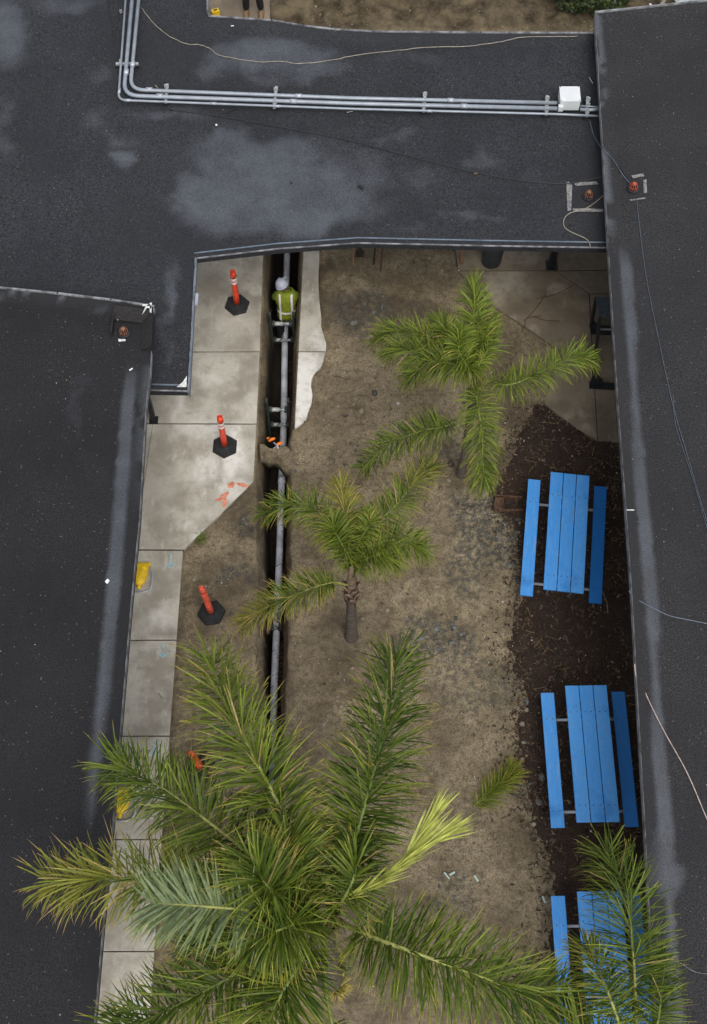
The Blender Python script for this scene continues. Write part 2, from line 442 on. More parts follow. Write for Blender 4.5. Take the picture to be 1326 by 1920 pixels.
def dist_to(x, y, line):
    d = np.full(np.shape(x), 1e9)
    for i in range(len(line)-1):
        ax, ay = line[i][0], line[i][1]; bx, by = line[i+1][0], line[i+1][1]
        L2 = (bx-ax)**2+(by-ay)**2
        t = np.clip(((x-ax)*(bx-ax)+(y-ay)*(by-ay))/L2, 0, 1)
        d = np.minimum(d, np.hypot(x-ax-t*(bx-ax), y-ay-t*(by-ay)))
    return d
def scatter(name, mat, tv, tf, pos, scl, rots, smooth=False):
    """many copies of a small template joined in one mesh (stuff). scl Nx3, rots list of 3x3 arrays"""
    tv = np.array(tv, float); N = len(pos); k = len(tv)
    V = np.einsum('nij,nkj->nki', rots, tv[None]*scl[:, None, :])+pos[:, None, :]
    V = V.reshape(-1, 3)
    me = bpy.data.meshes.new(name)
    fs = []
    for i in range(N):
        o = i*k; fs.extend([tuple(a+o for a in f) for f in tf])
    me.from_pydata(V.tolist(), [], fs); me.materials.append(M[mat])
    if smooth: me.polygons.foreach_set('use_smooth', [True]*len(me.polygons))
    o = bpy.data.objects.new(name, me); COL.objects.link(o); return o
def rot_rand(N, tilt=1.0):
    a = rng.uniform(0, 2*np.pi, N); b = rng.normal(0, tilt, N); c = rng.normal(0, tilt, N)
    ca, sa, cb, sb, cc, sc_ = np.cos(a), np.sin(a), np.cos(b), np.sin(b), np.cos(c), np.sin(c)
    R = np.zeros((N, 3, 3)); I = np.ones(N); Z = np.zeros(N)
    Rz = np.stack([np.stack([ca, -sa, Z], -1), np.stack([sa, ca, Z], -1), np.stack([Z, Z, I], -1)], 1)
    Ry = np.stack([np.stack([cb, Z, sb], -1), np.stack([Z, I, Z], -1), np.stack([-sb, Z, cb], -1)], 1)
    Rx = np.stack([np.stack([I, Z, Z], -1), np.stack([Z, cc, -sc_], -1), np.stack([Z, sc_, cc], -1)], 1)
    return Rz @ Ry @ Rx
def ico():
    p = (1+5**.5)/2
    v = [(-1, p, 0), (1, p, 0), (-1, -p, 0), (1, -p, 0), (0, -1, p), (0, 1, p), (0, -1, -p), (0, 1, -p), (p, 0, -1), (p, 0, 1), (-p, 0, -1), (-p, 0, 1)]
    f = [(0, 11, 5), (0, 5, 1), (0, 1, 7), (0, 7, 10), (0, 10, 11), (1, 5, 9), (5, 11, 4), (11, 10, 2), (10, 7, 6), (7, 1, 8), (3, 9, 4), (3, 4, 2), (3, 2, 6), (3, 6, 8), (3, 8, 9), (4, 9, 5), (2, 4, 11), (6, 2, 10), (8, 6, 7), (9, 8, 1)]
    v = [tuple((c/1.902)*random.uniform(.8, 1.15) for c in q) for q in v]; return v, f
CHIP = ([(-.5, -.5, -.5), (.5, -.35, -.5), (.45, .5, -.5), (-.4, .4, -.5), (-.5, -.4, .5), (.4, -.5, .5), (.5, .4, .5), (-.45, .5, .5)],
        [(0, 3, 2, 1), (4, 5, 6, 7), (0, 1, 5, 4), (1, 2, 6, 5), (2, 3, 7, 6), (3, 0, 4, 7)])
# ================================================================== GROUND with the trench
ZC = 0.03        # top of the concrete
walk_right = [(497, 380), (493, 482), (487, 659), (481, 795), (475, 903), (345, 1030), (339, 1035), (331, 1200), (318, 1380), (300, 1600), (285, 1870), (270, 2080)]
slab_e = [(571, 400), (569, 480), (563, 600), (557, 720), (553, 803), (562, 797), (574, 786), (578, 772), (584, 757), (586, 740), (583, 722), (585, 709), (592, 697),
          (602, 688), (606, 678), (608, 668), (611, 659), (612, 645), (607, 628), (602, 612), (603, 598), (600, 575), (598, 550), (597, 520), (599, 480), (598, 400)]
patio_edge = [(842, 380), (852, 470), (860, 508), (896, 549), (921, 571), (985, 612), (1055, 661), (1040, 694), (1021, 757), (1070, 795), (1121, 827), (1175, 831), (1330, 838), (1330, 380)]
mulch_poly = [(1021, 752), (1070, 792), (1121, 824), (1330, 832), (1400, 2100), (1055, 2100), (1048, 1900), (1040, 1700), (1035, 1600), (1000, 1500), (985, 1400), (968, 1280), (965, 1220), (985, 1140),
              (985, 1080), (962, 985), (925, 935), (950, 880), (962, 850), (1005, 815)]
tl_px = [(494, 380), (492, 482), (486, 659), (480, 795), (477, 903), (480, 1000), (482, 1180), (483, 1300), (478, 1500), (469, 1800), (460, 2080)]
tr_px = [(572, 380), (569, 482), (563, 600), (557, 720), (552, 803), (549, 835), (546, 890), (549, 1000), (542, 1150), (534, 1300), (524, 1500), (508, 1800), (495, 2080)]
def xline(px): 
    q = PP(px, 0); ys = np.array([p.y for p in q])[::-1]; xs = np.array([p.x for p in q])[::-1]
    return lambda y: np.interp(y, ys, xs)
TLX, TRX = xline(tl_px), xline(tr_px)
Y_TOP = P(540, 470, 0).y+2.6      # trench runs on under the canopy
Y_PA, Y_PB = P(520, 836, 0).y, P(520, 868, 0).y    # plug between the two lengths
def zones(x, y):
    px, py = PX(x, y, 0.0)
    return px, py
def soil_h(x, y):
    px, py = PX(x, y, 0.0)
    z = (fbm(x, y, 1.2, 3, 5)-.5)*.06 + (fbm(x, y, 3.2, 3, 12)-.5)*.05*sstep(.4, .6, fbm(x, y, .8, 2, 13)) + (fbm(x, y, 5.5, 4, 9)-.5)*.065 + (fbm(x, y, 16, 2, 14)-.5)*.018
    rough = blobs(x, y, [(680, 580, 60, 40, 1), (1000, 1450, 20, 120, .8), (900, 980, 90, 90, .9), (870, 1100, 60, 50, .7), (830, 1200, 70, 45, .9), (700, 850, 140, 90, .5)], 0, .3)
    z = z + rough*(fbm(x, y, 11, 3, 21)-.5)*.09
    far = sstep(62, 20, py)
    z = z + far*((fbm(x, y, 3.2, 4, 30)-.4)*.42 + (fbm(x, y, 13, 3, 31)-.5)*.12)
    # slight heap along the trench, dished next to the concrete
    return z
SLAB_W = [(p.x, p.y) for p in PP(walk_right, 0)]+[(-9, -2), (-9, 17)]
SLAB_E = [(p.x, p.y) for p in PP(slab_e, 0)]
PATIO = [(p.x, p.y) for p in PP(patio_edge, 0)]
NPAD = [(p.x, p.y) for p in PP([(300, -120), (506, -120), (507, 47), (505, 110), (300, 110)], 0)]
def ground():
    ys = np.concatenate([[-300, -80, -20, -6], np.arange(-1.0, 23.5, .045), [26, 35, 60, 120, 300]])
    nl, nw, nb, nr = 120, 10, 6, 200
    tl = TLX(ys)+(fbm(ys, ys*0, 3.0, 4, 61)-.5)*.10*(ys < P(0, 905, 0).y)+(fbm(ys, ys*0, 4, 3, 66)-.5)*.03
    tr = TRX(ys)+(fbm(ys, ys*0+5, 2.6, 4, 71)-.5)*.12*(ys < P(0, 800, 0).y)
    wl_t = .13+.05*fbm(ys, ys*0, 2, 3, 80); wr_t = .11+.07*fbm(ys, ys*0, 2, 3, 90)
    rows = []
    for j, y in enumerate(ys):
        L = -7.5; R = 8.0
        bl, br = tl[j]+wl_t[j], tr[j]-wr_t[j]
        xs = np.concatenate([[-300, -60, -15], np.linspace(L, tl[j], nl)[:-1], np.linspace(tl[j], bl, nw)[:-1], np.linspace(bl, br, nb)[:-1], np.linspace(br, tr[j], nw)[:-1], np.linspace(tr[j], R, nr), [15, 60, 300]])
        rows.append(xs)
    X = np.array(rows); Y = np.repeat(ys[:, None], X.shape[1], 1)
    Z = soil_h(X, Y)
    Z = np.where((np.abs(X) > 14) | (Y > 25) | (Y < -5), 0, Z)
    for poly in (SLAB_W, SLAB_E, PATIO, NPAD):
        Z = np.where(inpoly(X, Y, poly), np.minimum(Z, 0)-.05, np.minimum(Z, .06))
    # trench depth
    nc = X.shape[1]; k0 = 3+nl-1
    prof = np.zeros(nc)
    a = np.linspace(0, 1, nw)
    ap = np.where(a < .66, .22*(a/.66)**1.3, .22+.78*((a-.66)/.34))
    prof[k0:k0+nw] = ap; prof[k0+nw-1:k0+nw-1+nb] = 1; prof[k0+nw-1+nb-1:k0+nw-1+nb-1+nw] = ap[::-1]
    xc = (tl+tr)/2
    Ys = Y+(X-xc[:, None])*.55*((Y < Y_PA) & (Y > Y_PB-.6))
    in1 = sstep(Y_TOP+.05, Y_TOP-.05, Y)
    in2 = sstep(-3, -2.9, Y)
    D = in1*in2
    wob = (fbm(X*2, Y, 5, 3, 95)-.5)*.12
    dep = 1.45*prof[None, :]*D*(1+wob*(prof[None, :] > .05))
    # plug slumps a little
    slump = 0
    Z = np.where(prof[None, :] > 0, np.where(D > .02, np.minimum(Z, .0), Z)-dep-slump*.06*prof[None, :], Z)
    px, py = PX(X, Y, 0)
    wet = blobs(X, Y, [(760, 590, 110, 35, .75), (680, 585, 70, 40, .9), (660, 1190, 85, 60, .8), (700, 1250, 110, 60, .55), (870, 870, 55, 50, .6), (955, 900, 50, 80, .8), (405, 1130, 45, 55, .7),
                       (440, 1070, 50, 60, .6), (470, 960, 45, 60, .75), (375, 1010, 25, 18, .7), (385, 1440, 50, 40, .7), (350, 1500, 60, 110, .45), (606, 535, 16, 50, .95), (612, 590, 14, 40, .8),
                       (800, 490, 130, 40, .35), (690, 490, 60, 40, .5), (580, 1350, 40, 200, .35), (620, 1450, 90, 60, .6), (930, 700, 60, 120, .5), (720, 1750, 160, 120, .55), (1000, 1650, 80, 200, .35), (850, 1880, 260, 60, .5), (380, 1800, 90, 160, .45), (530, 1130, 22, 260, .75), (1080, 30, 80, 40, .9)], 0, .35, 3)
    edge = sstep(.22, .0, dist_to(X, Y, [(p.x, p.y) for p in PP(walk_right[4:], 0)]))*.35
    wet = np.maximum(wet, edge)
    wet = np.clip(wet+(fbm(X, Y, .9, 4, 41)-.50)*.75*(py > 70), 0, 1)
    gra = blobs(X, Y, [(680, 582, 62, 40, .75), (870, 830, 60, 40, .5), (920, 990, 75, 85, .95), (880, 1060, 60, 60, .8), (820, 1205, 75, 50, .9), (890, 1290, 90, 50, .55), (440, 1085, 32, 22, .9), (465, 975, 20, 25, .8), (990, 1440, 22, 110, .8), (860, 1670, 50, 30, .5), (420, 1500, 40, 40, .7), (400, 1830, 50, 30, .6), (720, 1010, 60, 40, .3)], 0, .3, 8)
    far = sstep(66, 50, py)
    deep = np.clip(sstep(-.30, -.85, Z), 0, 1)  # trench shade painted into the soil colour, growing with depth
    wet = np.maximum(wet, sstep(-.12, -.5, Z)*.6)  # trench walls get painted shade through the damp mask too
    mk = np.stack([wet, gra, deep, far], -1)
    nr_, nc_ = X.shape
    idx = np.arange(nr_*nc_).reshape(nr_, nc_)
    q = np.stack([idx[:-1, :-1], idx[:-1, 1:], idx[1:, 1:], idx[1:, :-1]], -1).reshape(-1, 4)
    me = bpy.data.meshes.new('ground')
    me.from_pydata(np.stack([X, Y, Z], -1).reshape(-1, 3).tolist(), [], q.tolist())
    me.polygons.foreach_set('use_smooth', [True]*len(me.polygons))
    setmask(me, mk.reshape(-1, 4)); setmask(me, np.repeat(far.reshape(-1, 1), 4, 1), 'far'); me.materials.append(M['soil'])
    o = bpy.data.objects.new('ground', me); COL.objects.link(o); tag(o, 'brown courtyard dirt with a deep narrow trench cut along it', None, None, 'structure'); return o
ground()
def bridge():
    nx, ny = 26, 22; xs = np.linspace(-.14, 1.12, nx); V = []; 
    rows = []
    for j in range(ny):
        v = j/(ny-1)
        for i in range(nx):
            u = xs[i]; ua = min(1, max(0, u))
            pn = P(495+58*u, 828+10*ua+6*math.sin(7*ua), 0); ps = P(495+58*u, 852+34*ua+4*math.sin(9*ua+1), 0)
            p = ps.lerp(pn, v); V.append([p.x, p.y, 0])
    V = np.array(V); x, y = V[:, 0], V[:, 1]
    e = np.repeat(np.minimum(np.linspace(0, 1, ny), np.linspace(1, 0, ny)), nx)
    V[:, 2] = np.minimum(soil_h(x, y), .05)+.012-.10*(1-sstep(0, .22, e))-.03+.05*fbm(x, y, 6, 3, 300)
    idx = np.arange(nx*ny).reshape(ny, nx); Fc = np.stack([idx[:-1, :-1], idx[:-1, 1:], idx[1:, 1:], idx[1:, :-1]], -1).reshape(-1, 4).tolist()
    B = V.copy(); B[:, 2] = -.26-.12*fbm(x, y, 5, 3, 310); o = len(V); VV = np.concatenate([V, B])
    Fc += [[o+a for a in f[::-1]] for f in Fc]
    bd = list(idx[0])+list(idx[1:, -1])+list(idx[-1, -2::-1])+list(idx[-2:0:-1, 0])
    for i in range(len(bd)):
        a, b = int(bd[i]), int(bd[(i+1) % len(bd)]); Fc.append([a, a+o, b+o, b])
    me = bpy.data.meshes.new('soil_bridge'); me.from_pydata(VV.tolist(), [], Fc); me.polygons.foreach_set('use_smooth', [True]*len(me.polygons))
    mk = np.zeros((len(VV), 4)); mk[:, 0] = .35*(fbm(VV[:, 0], VV[:, 1], 4, 3, 320) > .5)+.5*(VV[:, 2] < -.2); setmask(me, mk); me.materials.append(M['soil'])
    ob = bpy.data.objects.new('soil_bridge', me); COL.objects.link(ob); tag(ob, 'bridge of brown soil left standing across the trench', None, None, 'structure')
bridge()
def gz(x, y): return float(soil_h(np.array([x]), np.array([y]))[0])
# ------------------------------------------------------------------ concrete slabs
def slab(parent, poly_px, mat, wet=(), clean=(), ztop=ZC, gap=.006, cell=.09, label=None, warp=.3):
    pts = [P(a, b, ztop) for a, b in poly_px]
    V, Fc = grid_poly([(p.x, p.y) for p in pts], ztop, cell)
    mb = MB(); mb.add(V, Fc)
    n = len(pts); area = sum(pts[i].x*pts[(i+1) % n].y-pts[(i+1) % n].x*pts[i].y for i in range(n))
    if area < 0: pts = pts[::-1]
    for i in range(n):
        a, b = pts[i], pts[(i+1) % n]
        mb.add([(a.x, a.y, ztop), (b.x, b.y, ztop), (b.x, b.y, ztop-.13), (a.x, a.y, ztop-.13)], [(0, 3, 2, 1)])
    o = mb.build('concrete_slab', mat, parent)
    c = coords(o.data); off = origin_of(parent); x, y = c[:, 0]+off.x, c[:, 1]+off.y
    mk = np.zeros((len(c), 4)); mk[:, 0] = blobs(x, y, wet, 0, warp, 51); mk[:, 1] = blobs(x, y, clean, 0, warp, 57)
    setmask(o.data, mk)
    if label: o['label'] = label
    return o
walk = bpy.data.objects.new('sidewalk', None); COL.objects.link(walk); walk['kind'] = 'structure'
walk['label'] = 'pale concrete sidewalk of separate slabs along the left building'
WET_DARK = [(330, 1320, 22, 38, .55), (385, 530, 14, 60, .4), (435, 640, 50, 30, .35), (395, 590, 30, 70, .35), (462, 565, 22, 22, .85), (300, 850, 30, 160, .4), (310, 1190, 30, 14, .4), (255, 1700, 30, 60, .35), (300, 1050, 25, 20, .35), (470, 640, 14, 130, .35),  # damp patches, and a darker spot right of the first post
       (300, 1110, 14, 50, .3), (270, 1380, 60, 8, .5), (290, 1195, 60, 7, .5)]
CLEAN = [(452, 860, 26, 60, .9), (400, 800, 60, 20, .55), (385, 870, 30, 40, .7), (440, 920, 30, 40, .6), (370, 1000, 20, 14, .5), (395, 715, 30, 25, .4), (300, 1165, 22, 18, .5), (345, 775, 8, 26, .5)]
g = 1.0
slab(walk, [(180, 380), (497, 380), (493, 482), (487, 658), (180, 660)], 'concrete', WET_DARK, CLEAN)
slab(walk, [(180, 662), (487, 660.5), (481, 794), (180, 792)], 'concrete', WET_DARK, CLEAN)
slab(walk, [(287, 795.5), (481, 796.5), (475, 903), (345, 1030), (252, 1029)], 'concrete', WET_DARK, CLEAN, label='slab with a slanted corner and scuffed white patches')
slab(walk, [(180, 794.5), (286, 795.5), (251, 1029), (180, 1029)], 'concrete', WET_DARK, CLEAN)
slab(walk, [(140, 1032), (343, 1033), (331, 1199), (140, 1200)], 'concrete', WET_DARK, CLEAN)
slab(walk, [(140, 1202.5), (331, 1201.5), (318, 1379), (140, 1379)], 'concrete', WET_DARK, CLEAN)
slab(walk, [(100, 1381.5), (318, 1381.5), (303, 1573), (100, 1573)], 'concrete', WET_DARK, CLEAN)
slab(walk, [(100, 1575.5), (303, 1575.5), (289, 1783), (100, 1783)], 'concrete', WET_DARK, CLEAN)
slab(walk, [(60, 1785.5), (289, 1785.5), (268, 2080), (60, 2080)], 'concrete', WET_DARK, CLEAN)
e1 = [p for p in slab_e if p[1] <= 658]; 
slab(walk, [(571, 400), (569, 480), (563, 600), (560, 658), (611, 658), (612, 645), (607, 628), (602, 612), (603, 598), (600, 575), (598, 550), (597, 520), (599, 480), (598, 400)], 'concrete',
     [(590, 570, 14, 16, .6), (585, 520, 20, 30, .35)], [(606, 645, 20, 20, .6)], ztop=ZC)
slab(walk, [(560, 660.5), (557, 720), (553, 803), (562, 797), (574, 786), (578, 772), (584, 757), (586, 740), (583, 722), (585, 709), (592, 697), (602, 688), (606, 678), (608, 668), (611, 660.5)], 'concrete',
     [], [(580, 740, 40, 80, 1), (590, 680, 30, 20, .6)], label='brighter clean slab with a ragged dirt covered edge', warp=.1)
# concrete under the joints so that they read as dark grooves
mb = MB()
for a, b in (((180, 661), (487, 659)), ((180, 793.5), (481, 795)), ((286.5, 795), (251.5, 1030)), ((140, 1030.5), (345, 1031.5)), ((140, 1201), (331, 1200)), ((100, 1380), (318, 1380)), ((100, 1574), (303, 1574)), ((60, 1784), (289, 1784)), ((560, 659.5), (611, 659.5))):
    p, q = P(a[0], a[1], 0), P(b[0], b[1], 0); p.z = q.z = -.012; mb.bar(p, q, .06, .02)
mb.build('joint_filler', 'joint_dark', walk)
def marks(pts_list, mat, label, z=ZC+.004):
    mb = MB()
    for poly in pts_list:
        q = PP(poly, z); mb.prism([(p.x, p.y) for p in q], z-.003, z)
    o = mb.build('paint_mark', mat, walk); o['label'] = label
def arrow(x, y, s=1.0, lean=-3):
    return [[(x-2*s, y-26*s), (x+2*s, y-26*s), (x+1*s+lean*.4, y), (x-2*s+lean*.4, y)],
            [(x-11*s+lean*.4, y-4*s), (x-8*s+lean*.4, y-7*s), (x-1+lean*.4, y-1), (x-1+lean*.4, y+4*s)],
            [(x+11*s+lean*.4, y-5*s), (x+9*s+lean*.4, y-8*s), (x-1+lean*.4, y-1), (x-1+lean*.4, y+4*s)]]
marks(arrow(321, 1062, .95), 'paint_cyan', 'cyan sprayed arrow on the slab with the upper sandbag')
marks(arrow(307, 1230, .95), 'paint_cyan', 'cyan sprayed arrow below the second joint')
marks(arrow(291, 1414, 1.0), 'paint_cyan', 'cyan sprayed arrow beside the palm frond tips')
marks(arrow(257, 1885, .9), 'paint_cyan', 'cyan sprayed mark nearest the bottom edge')
marks([[(426, 908), (436, 902), (441, 906), (438, 914), (428, 915)], [(414, 928), (428, 921), (430, 925), (423, 934), (427, 941), (421, 953), (416, 948), (419, 938), (404, 940), (403, 936), (413, 933)],
       [(441, 905), (455, 905), (468, 911), (462, 914), (448, 911)]], 'paint_orange', 'faded orange sprayed marks near the slanted slab corner')
patio = bpy.data.objects.new('patio', None); COL.objects.link(patio); patio['kind'] = 'structure'; patio['label'] = 'tan concrete patio in the upper right corner of the courtyard'
PATIO_WET_SHADE = [(1010, 540, 50, 40, .6), (1090, 535, 50, 35, .85), (1130, 520, 60, 60, .8), (1000, 500, 40, 14, .8), (1060, 490, 110, 22, .8), (1000, 590, 70, 30, .35), (1060, 740, 20, 60, .4), (1135, 790, 20, 50, .6)]  # damp patches, with shade painted in along the strip under the eave
PC = [(990, 628, 30, 8, .7), (955, 602, 30, 8, .6), (1030, 655, 24, 7, .6), (1060, 790, 44, 7, .6), (1100, 818, 20, 8, .7), (950, 520, 40, 30, .8), (925, 545, 25, 22, .8), (1030, 545, 14, 12, .6), (955, 488, 40, 14, .5)]
slab(patio, [(842, 380), (1330, 380), (1330, 505), (860, 507)], 'concrete_patio', PATIO_WET_SHADE, [(960, 480, 60, 18, .45)])
slab(patio, [(861, 509), (1041, 508.5), (1104, 551), (1120, 827), (1070, 795), (1021, 757), (1040, 694), (1055, 661), (985, 612), (921, 571), (896, 549)], 'concrete_patio', PATIO_WET_SHADE, PC)
slab(patio, [(1043, 508.5), (1330, 507), (1330, 549), (1106, 550.5)], 'concrete_patio', PATIO_WET_SHADE, [])
slab(patio, [(1106, 552), (1330, 551), (1330, 838), (1175, 831), (1121.5, 827)], 'concrete_patio', PATIO_WET_SHADE, [])
mb = MB()
for a, b in (((860, 508), (1330, 506)), ((1042, 509), (1105, 551)), ((1105, 551), (1330, 550)), ((1105, 551), (1121, 826))):
    p, q = P(a[0], a[1], 0), P(b[0], b[1], 0); p.z = q.z = -.012; mb.bar(p, q, .06, .02)
mb.build('joint_filler', 'joint_dark', patio)
npad = bpy.data.objects.new('north_pavement', None); COL.objects.link(npad); npad['kind'] = 'structure'
slab(npad, [(300, -120), (506, -120), (507, 47), (505, 110), (300, 110)], 'concrete_patio', [(470, 20, 40, 30, .5)], [])
# ------------------------------------------------------------------ mulch bed
MP = [(p.x, p.y) for p in PP(mulch_poly, 0)]
def mulch_in(x, y):
    wx = x+(fbm(x, y, 1.1, 7, 101, .68)-.5)*.75; wy = y+(fbm(x, y, 1.1, 7, 111, .68)-.5)*.75
    return inpoly(wx, wy, MP) & ~inpoly(x, y, PATIO)
def mulch():
    x0, x1, y0, y1 = 1.4, 8.0, -1.0, P(0, 750, 0).y+.2
    xs = np.arange(x0, x1, .045); ys = np.arange(y0, y1, .045)
    X, Y = np.meshgrid(xs, ys); ins = mulch_in(X, Y)
    mk_ = ins.astype(float)
    for _ in range(3):
        q_ = np.pad(mk_, 1, 'edge'); mk_ = (q_[:-2, 1:-1]+q_[2:, 1:-1]+q_[1:-1, :-2]+q_[1:-1, 2:]+2*q_[1:-1, 1:-1])/6
    mk_ = np.where(inpoly(X, Y, PATIO), 0, mk_); ins = mk_ > .04
    Z = soil_h(X, Y)+np.where(mk_ < .5, -.03+.06*mk_/.5, .03)+(fbm(X, Y, 9, 4, 120)-.5)*.05*sstep(.2, .7, mk_)+(fbm(X, Y, 16, 2, 125)-.5)*.035
    idx = np.arange(X.size).reshape(X.shape)
    q = np.stack([idx[:-1, :-1], idx[:-1, 1:], idx[1:, 1:], idx[1:, :-1]], -1)
    keep = ins[:-1, :-1] & ins[1:, 1:] & ins[:-1, 1:] & ins[1:, :-1]
    q = q[keep]; used = np.unique(q); mp = -np.ones(X.size, int); mp[used] = np.arange(len(used))
    V = np.stack([X.ravel(), Y.ravel(), Z.ravel()], -1)[used]
    me = bpy.data.meshes.new('mulch_bed'); me.from_pydata(V.tolist(), [], mp[q].tolist()); me.materials.append(M['mulch'])
    me.polygons.foreach_set('use_smooth', [True]*len(me.polygons))
    o = bpy.data.objects.new('mulch_bed', me); COL.objects.link(o); tag(o, 'dark brown mulch bed under the blue picnic tables', None, None, 'structure')
mulch()
def rand_pts(n, x0, x1, y0, y1): return rng.uniform(x0, x1, n), rng.uniform(y0, y1, n)
SOLID = (SLAB_W, SLAB_E, PATIO, NPAD)
def on_soil(x, y):
    ok = ~((x > TLX(y)-.02) & (x < TRX(y)+.02) & ~((y < Y_PA) & (y > Y_PB)))
    for p in SOLID: ok &= ~inpoly(x, y, p)
    return ok
# chips
x, y = rand_pts(34000, 1.2, 5.6, 1.0, P(0, 750, 0).y); k = mulch_in(x, y) | (mulch_in(x+.13, y) & (rng.random(len(x)) < .75)) | (mulch_in(x+.22, y) & (rng.random(len(x)) < .4)) | (mulch_in(x+.4, y) & (rng.random(len(x)) < .14)) | (mulch_in(x+.7, y+.1) & (rng.random(len(x)) < .03)); k &= ~inpoly(x, y, PATIO); x, y = x[k], y[k]
fl = (fbm(x, y, 1.5, 3, 140) > .42) | (rng.random(len(x)) < .5); x, y = x[fl], y[fl]
z = soil_h(x, y)+.022+(fbm(x, y, 7, 4, 120)-.5)*.05+.004; N = len(x)
s = np.stack([rng.uniform(.018, .075, N), rng.uniform(.008, .024, N), rng.uniform(.003, .008, N)], -1)
tag(scatter('mulch_chips', 'chip', *CHIP, np.stack([x, y, z], -1), s, rot_rand(N, .35)), 'loose bark chips on the mulch bed', 'mulch chips', None, 'stuff')
x, y = rand_pts(1100, 1.4, 5.6, 1.0, P(0, 750, 0).y); k = mulch_in(x, y) & (fbm(x, y, 1.3, 3, 150) > .46); x, y = x[k], y[k]; N = len(x)
z = soil_h(x, y)+.05
s = np.stack([rng.uniform(.05, .20, N), rng.uniform(.003, .006, N), np.full(N, .003)], -1)
tag(scatter('straw', 'straw', *CHIP, np.stack([x, y, z], -1), s, rot_rand(N, .12)), 'dry straw coloured stalks lying on the mulch', 'straw', None, 'stuff')
# clods and gravel
x, y = rand_pts(20000, -5.5, 5.5, 1.0, 20.5); k = on_soil(x, y) & ~mulch_in(x-.18, y); x, y = x[k], y[k]
d = fbm(x, y, 1.1, 4, 160); k = rng.random(len(x)) < sstep(.38, .66, d)*.9; x, y = x[k], y[k]; N = len(x)
s1 = np.exp(rng.normal(-4.6, .62, N)); s = np.stack([s1, s1*rng.uniform(.7, 1.1, N), s1*rng.uniform(.5, .9, N)], -1)
tag(scatter('soil_clods', 'clod', *ico(), np.stack([x, y, soil_h(x, y)+s1*.25], -1), s, rot_rand(N, 1)), 'small clods of brown dirt all over the courtyard', 'clods', None, 'stuff')
x, y = rand_pts(60000, -5.5, 5.5, 1.0, 20.5); k = on_soil(x, y); x, y = x[k], y[k]
gm = blobs(x, y, [(680, 582, 62, 38, 1), (720, 640, 40, 30, .3), (870, 830, 60, 40, .4), (920, 990, 80, 85, .9), (880, 1060, 60, 50, .6), (820, 1205, 80, 50, .8), (440, 1085, 26, 18, 1), (465, 975, 18, 25, .9), (995, 1400, 22, 120, 1), (1010, 1540, 20, 60, .9), (860, 1670, 50, 30, .5), (420, 1500, 40, 40, .7), (420, 1830, 50, 30, .6), (960, 880, 40, 60, .4), (1045, 1820, 20, 60, .8), (700, 590, 40, 30, .8)], 0, .3, 8)+.012
gm = gm*sstep(.35, .6, fbm(x, y, 5, 3, 177)); k = rng.random(len(x)) < gm*.8; x, y = x[k], y[k]; N = len(x)
s1 = np.exp(rng.normal(-4.25, .6, N)); s = np.stack([s1, s1*rng.uniform(.7, 1.1, N), s1*rng.uniform(.4, .7, N)], -1)
tag(scatter('gravel', 'gravel', *ico(), np.stack([x, y, soil_h(x, y)+s1*.3], -1), s, rot_rand(N, .8)), 'patches of blue grey gravel in the courtyard dirt', 'gravel', None, 'stuff')
x, y = rand_pts(700, -5, 5.5, 1.0, 19); k = on_soil(x, y); x, y = x[k], y[k]; N = len(x)
s1 = rng.uniform(.006, .016, N); s = np.stack([s1, s1, s1*.6], -1)
tag(scatter('pale_pebbles', 'pebble_white', *ico(), np.stack([x, y, soil_h(x, y)+.035], -1), s, rot_rand(N, .8)), 'tiny pale pebbles scattered over dirt and mulch', 'pebbles', None, 'stuff')
# roots sticking out of the trench walls in the lower length
mb = MB()
for i in range(420):
    y0 = random.uniform(P(0, 1420, 0).y, P(0, 905, 0).y) if i < 330 else random.uniform(P(0, 840, 0).y, P(0, 560, 0).y)
    side = 1 if random.random() < .75 else -1
    z0 = random.uniform(-.5, -.04)
    xe = (float(TRX(y0))-.03-.12*min(1, -z0/.9)) if side > 0 else float(TLX(y0))+.02+.05*min(1, -z0)
    p = Vector((xe, y0, z0)); d = Vector((-side*random.uniform(.3, 1), random.uniform(-.8, .8), random.uniform(-.6, .5))); L = random.uniform(.04, .16)
    pts = []
    for k in range(4):
        pts.append(p.copy()); p = p+d*L/3; d = d+Vector((0, random.uniform(-.4, .4), -.3))
    mb.tube(pts, random.uniform(.0015, .004), 3, False)
tag(mb.build('roots', 'root'), 'reddish fine roots hanging out of the trench walls', 'roots', None, 'stuff')
# single larger stones
def stone(px, py, r, mat, label, group=None, flat=.6):
    p = P(px, py, 0); v, f = ico()
    mb = MB(); a = random.uniform(0, 6)
    mb.add([(p.x+r*(q[0]*math.cos(a)-q[1]*math.sin(a)), p.y+r*.85*(q[0]*math.sin(a)+q[1]*math.cos(a)), gz(p.x, p.y)+r*.25+q[2]*r*flat) for q in v], f)
    o = mb.build('stone', mat); b = o.modifiers.new('bevel', 'BEVEL'); b.width = r*.18; b.segments = 1
    tag(o, label, 'stone', group)
for a, b, r, w in [(818, 1180, .055, 'largest'), (790, 1196, .05, 'leftmost'), (852, 1176, .05, 'uppermost'), (846, 1206, .045, 'rightmost'), (822, 1218, .045, 'lowest')]:
    stone(a, b, r, 'stone_blue', w+' blue grey stone in the cluster right of the middle palm trunk', 'blue grey stones right of the middle palm')
for a, b, r, w in [(988, 1332, .06, 'topmost'), (979, 1358, .05, 'second from the top'), (983, 1395, .06, 'third from the top'), (978, 1424, .05, 'fourth from the top'), (994, 1448, .045, 'fifth from the top')]:
    stone(a, b, r, 'stone_tan', 'tan rounded stone, '+w+' along the mulch edge beside the second table bench', 'stones along the mulch edge')
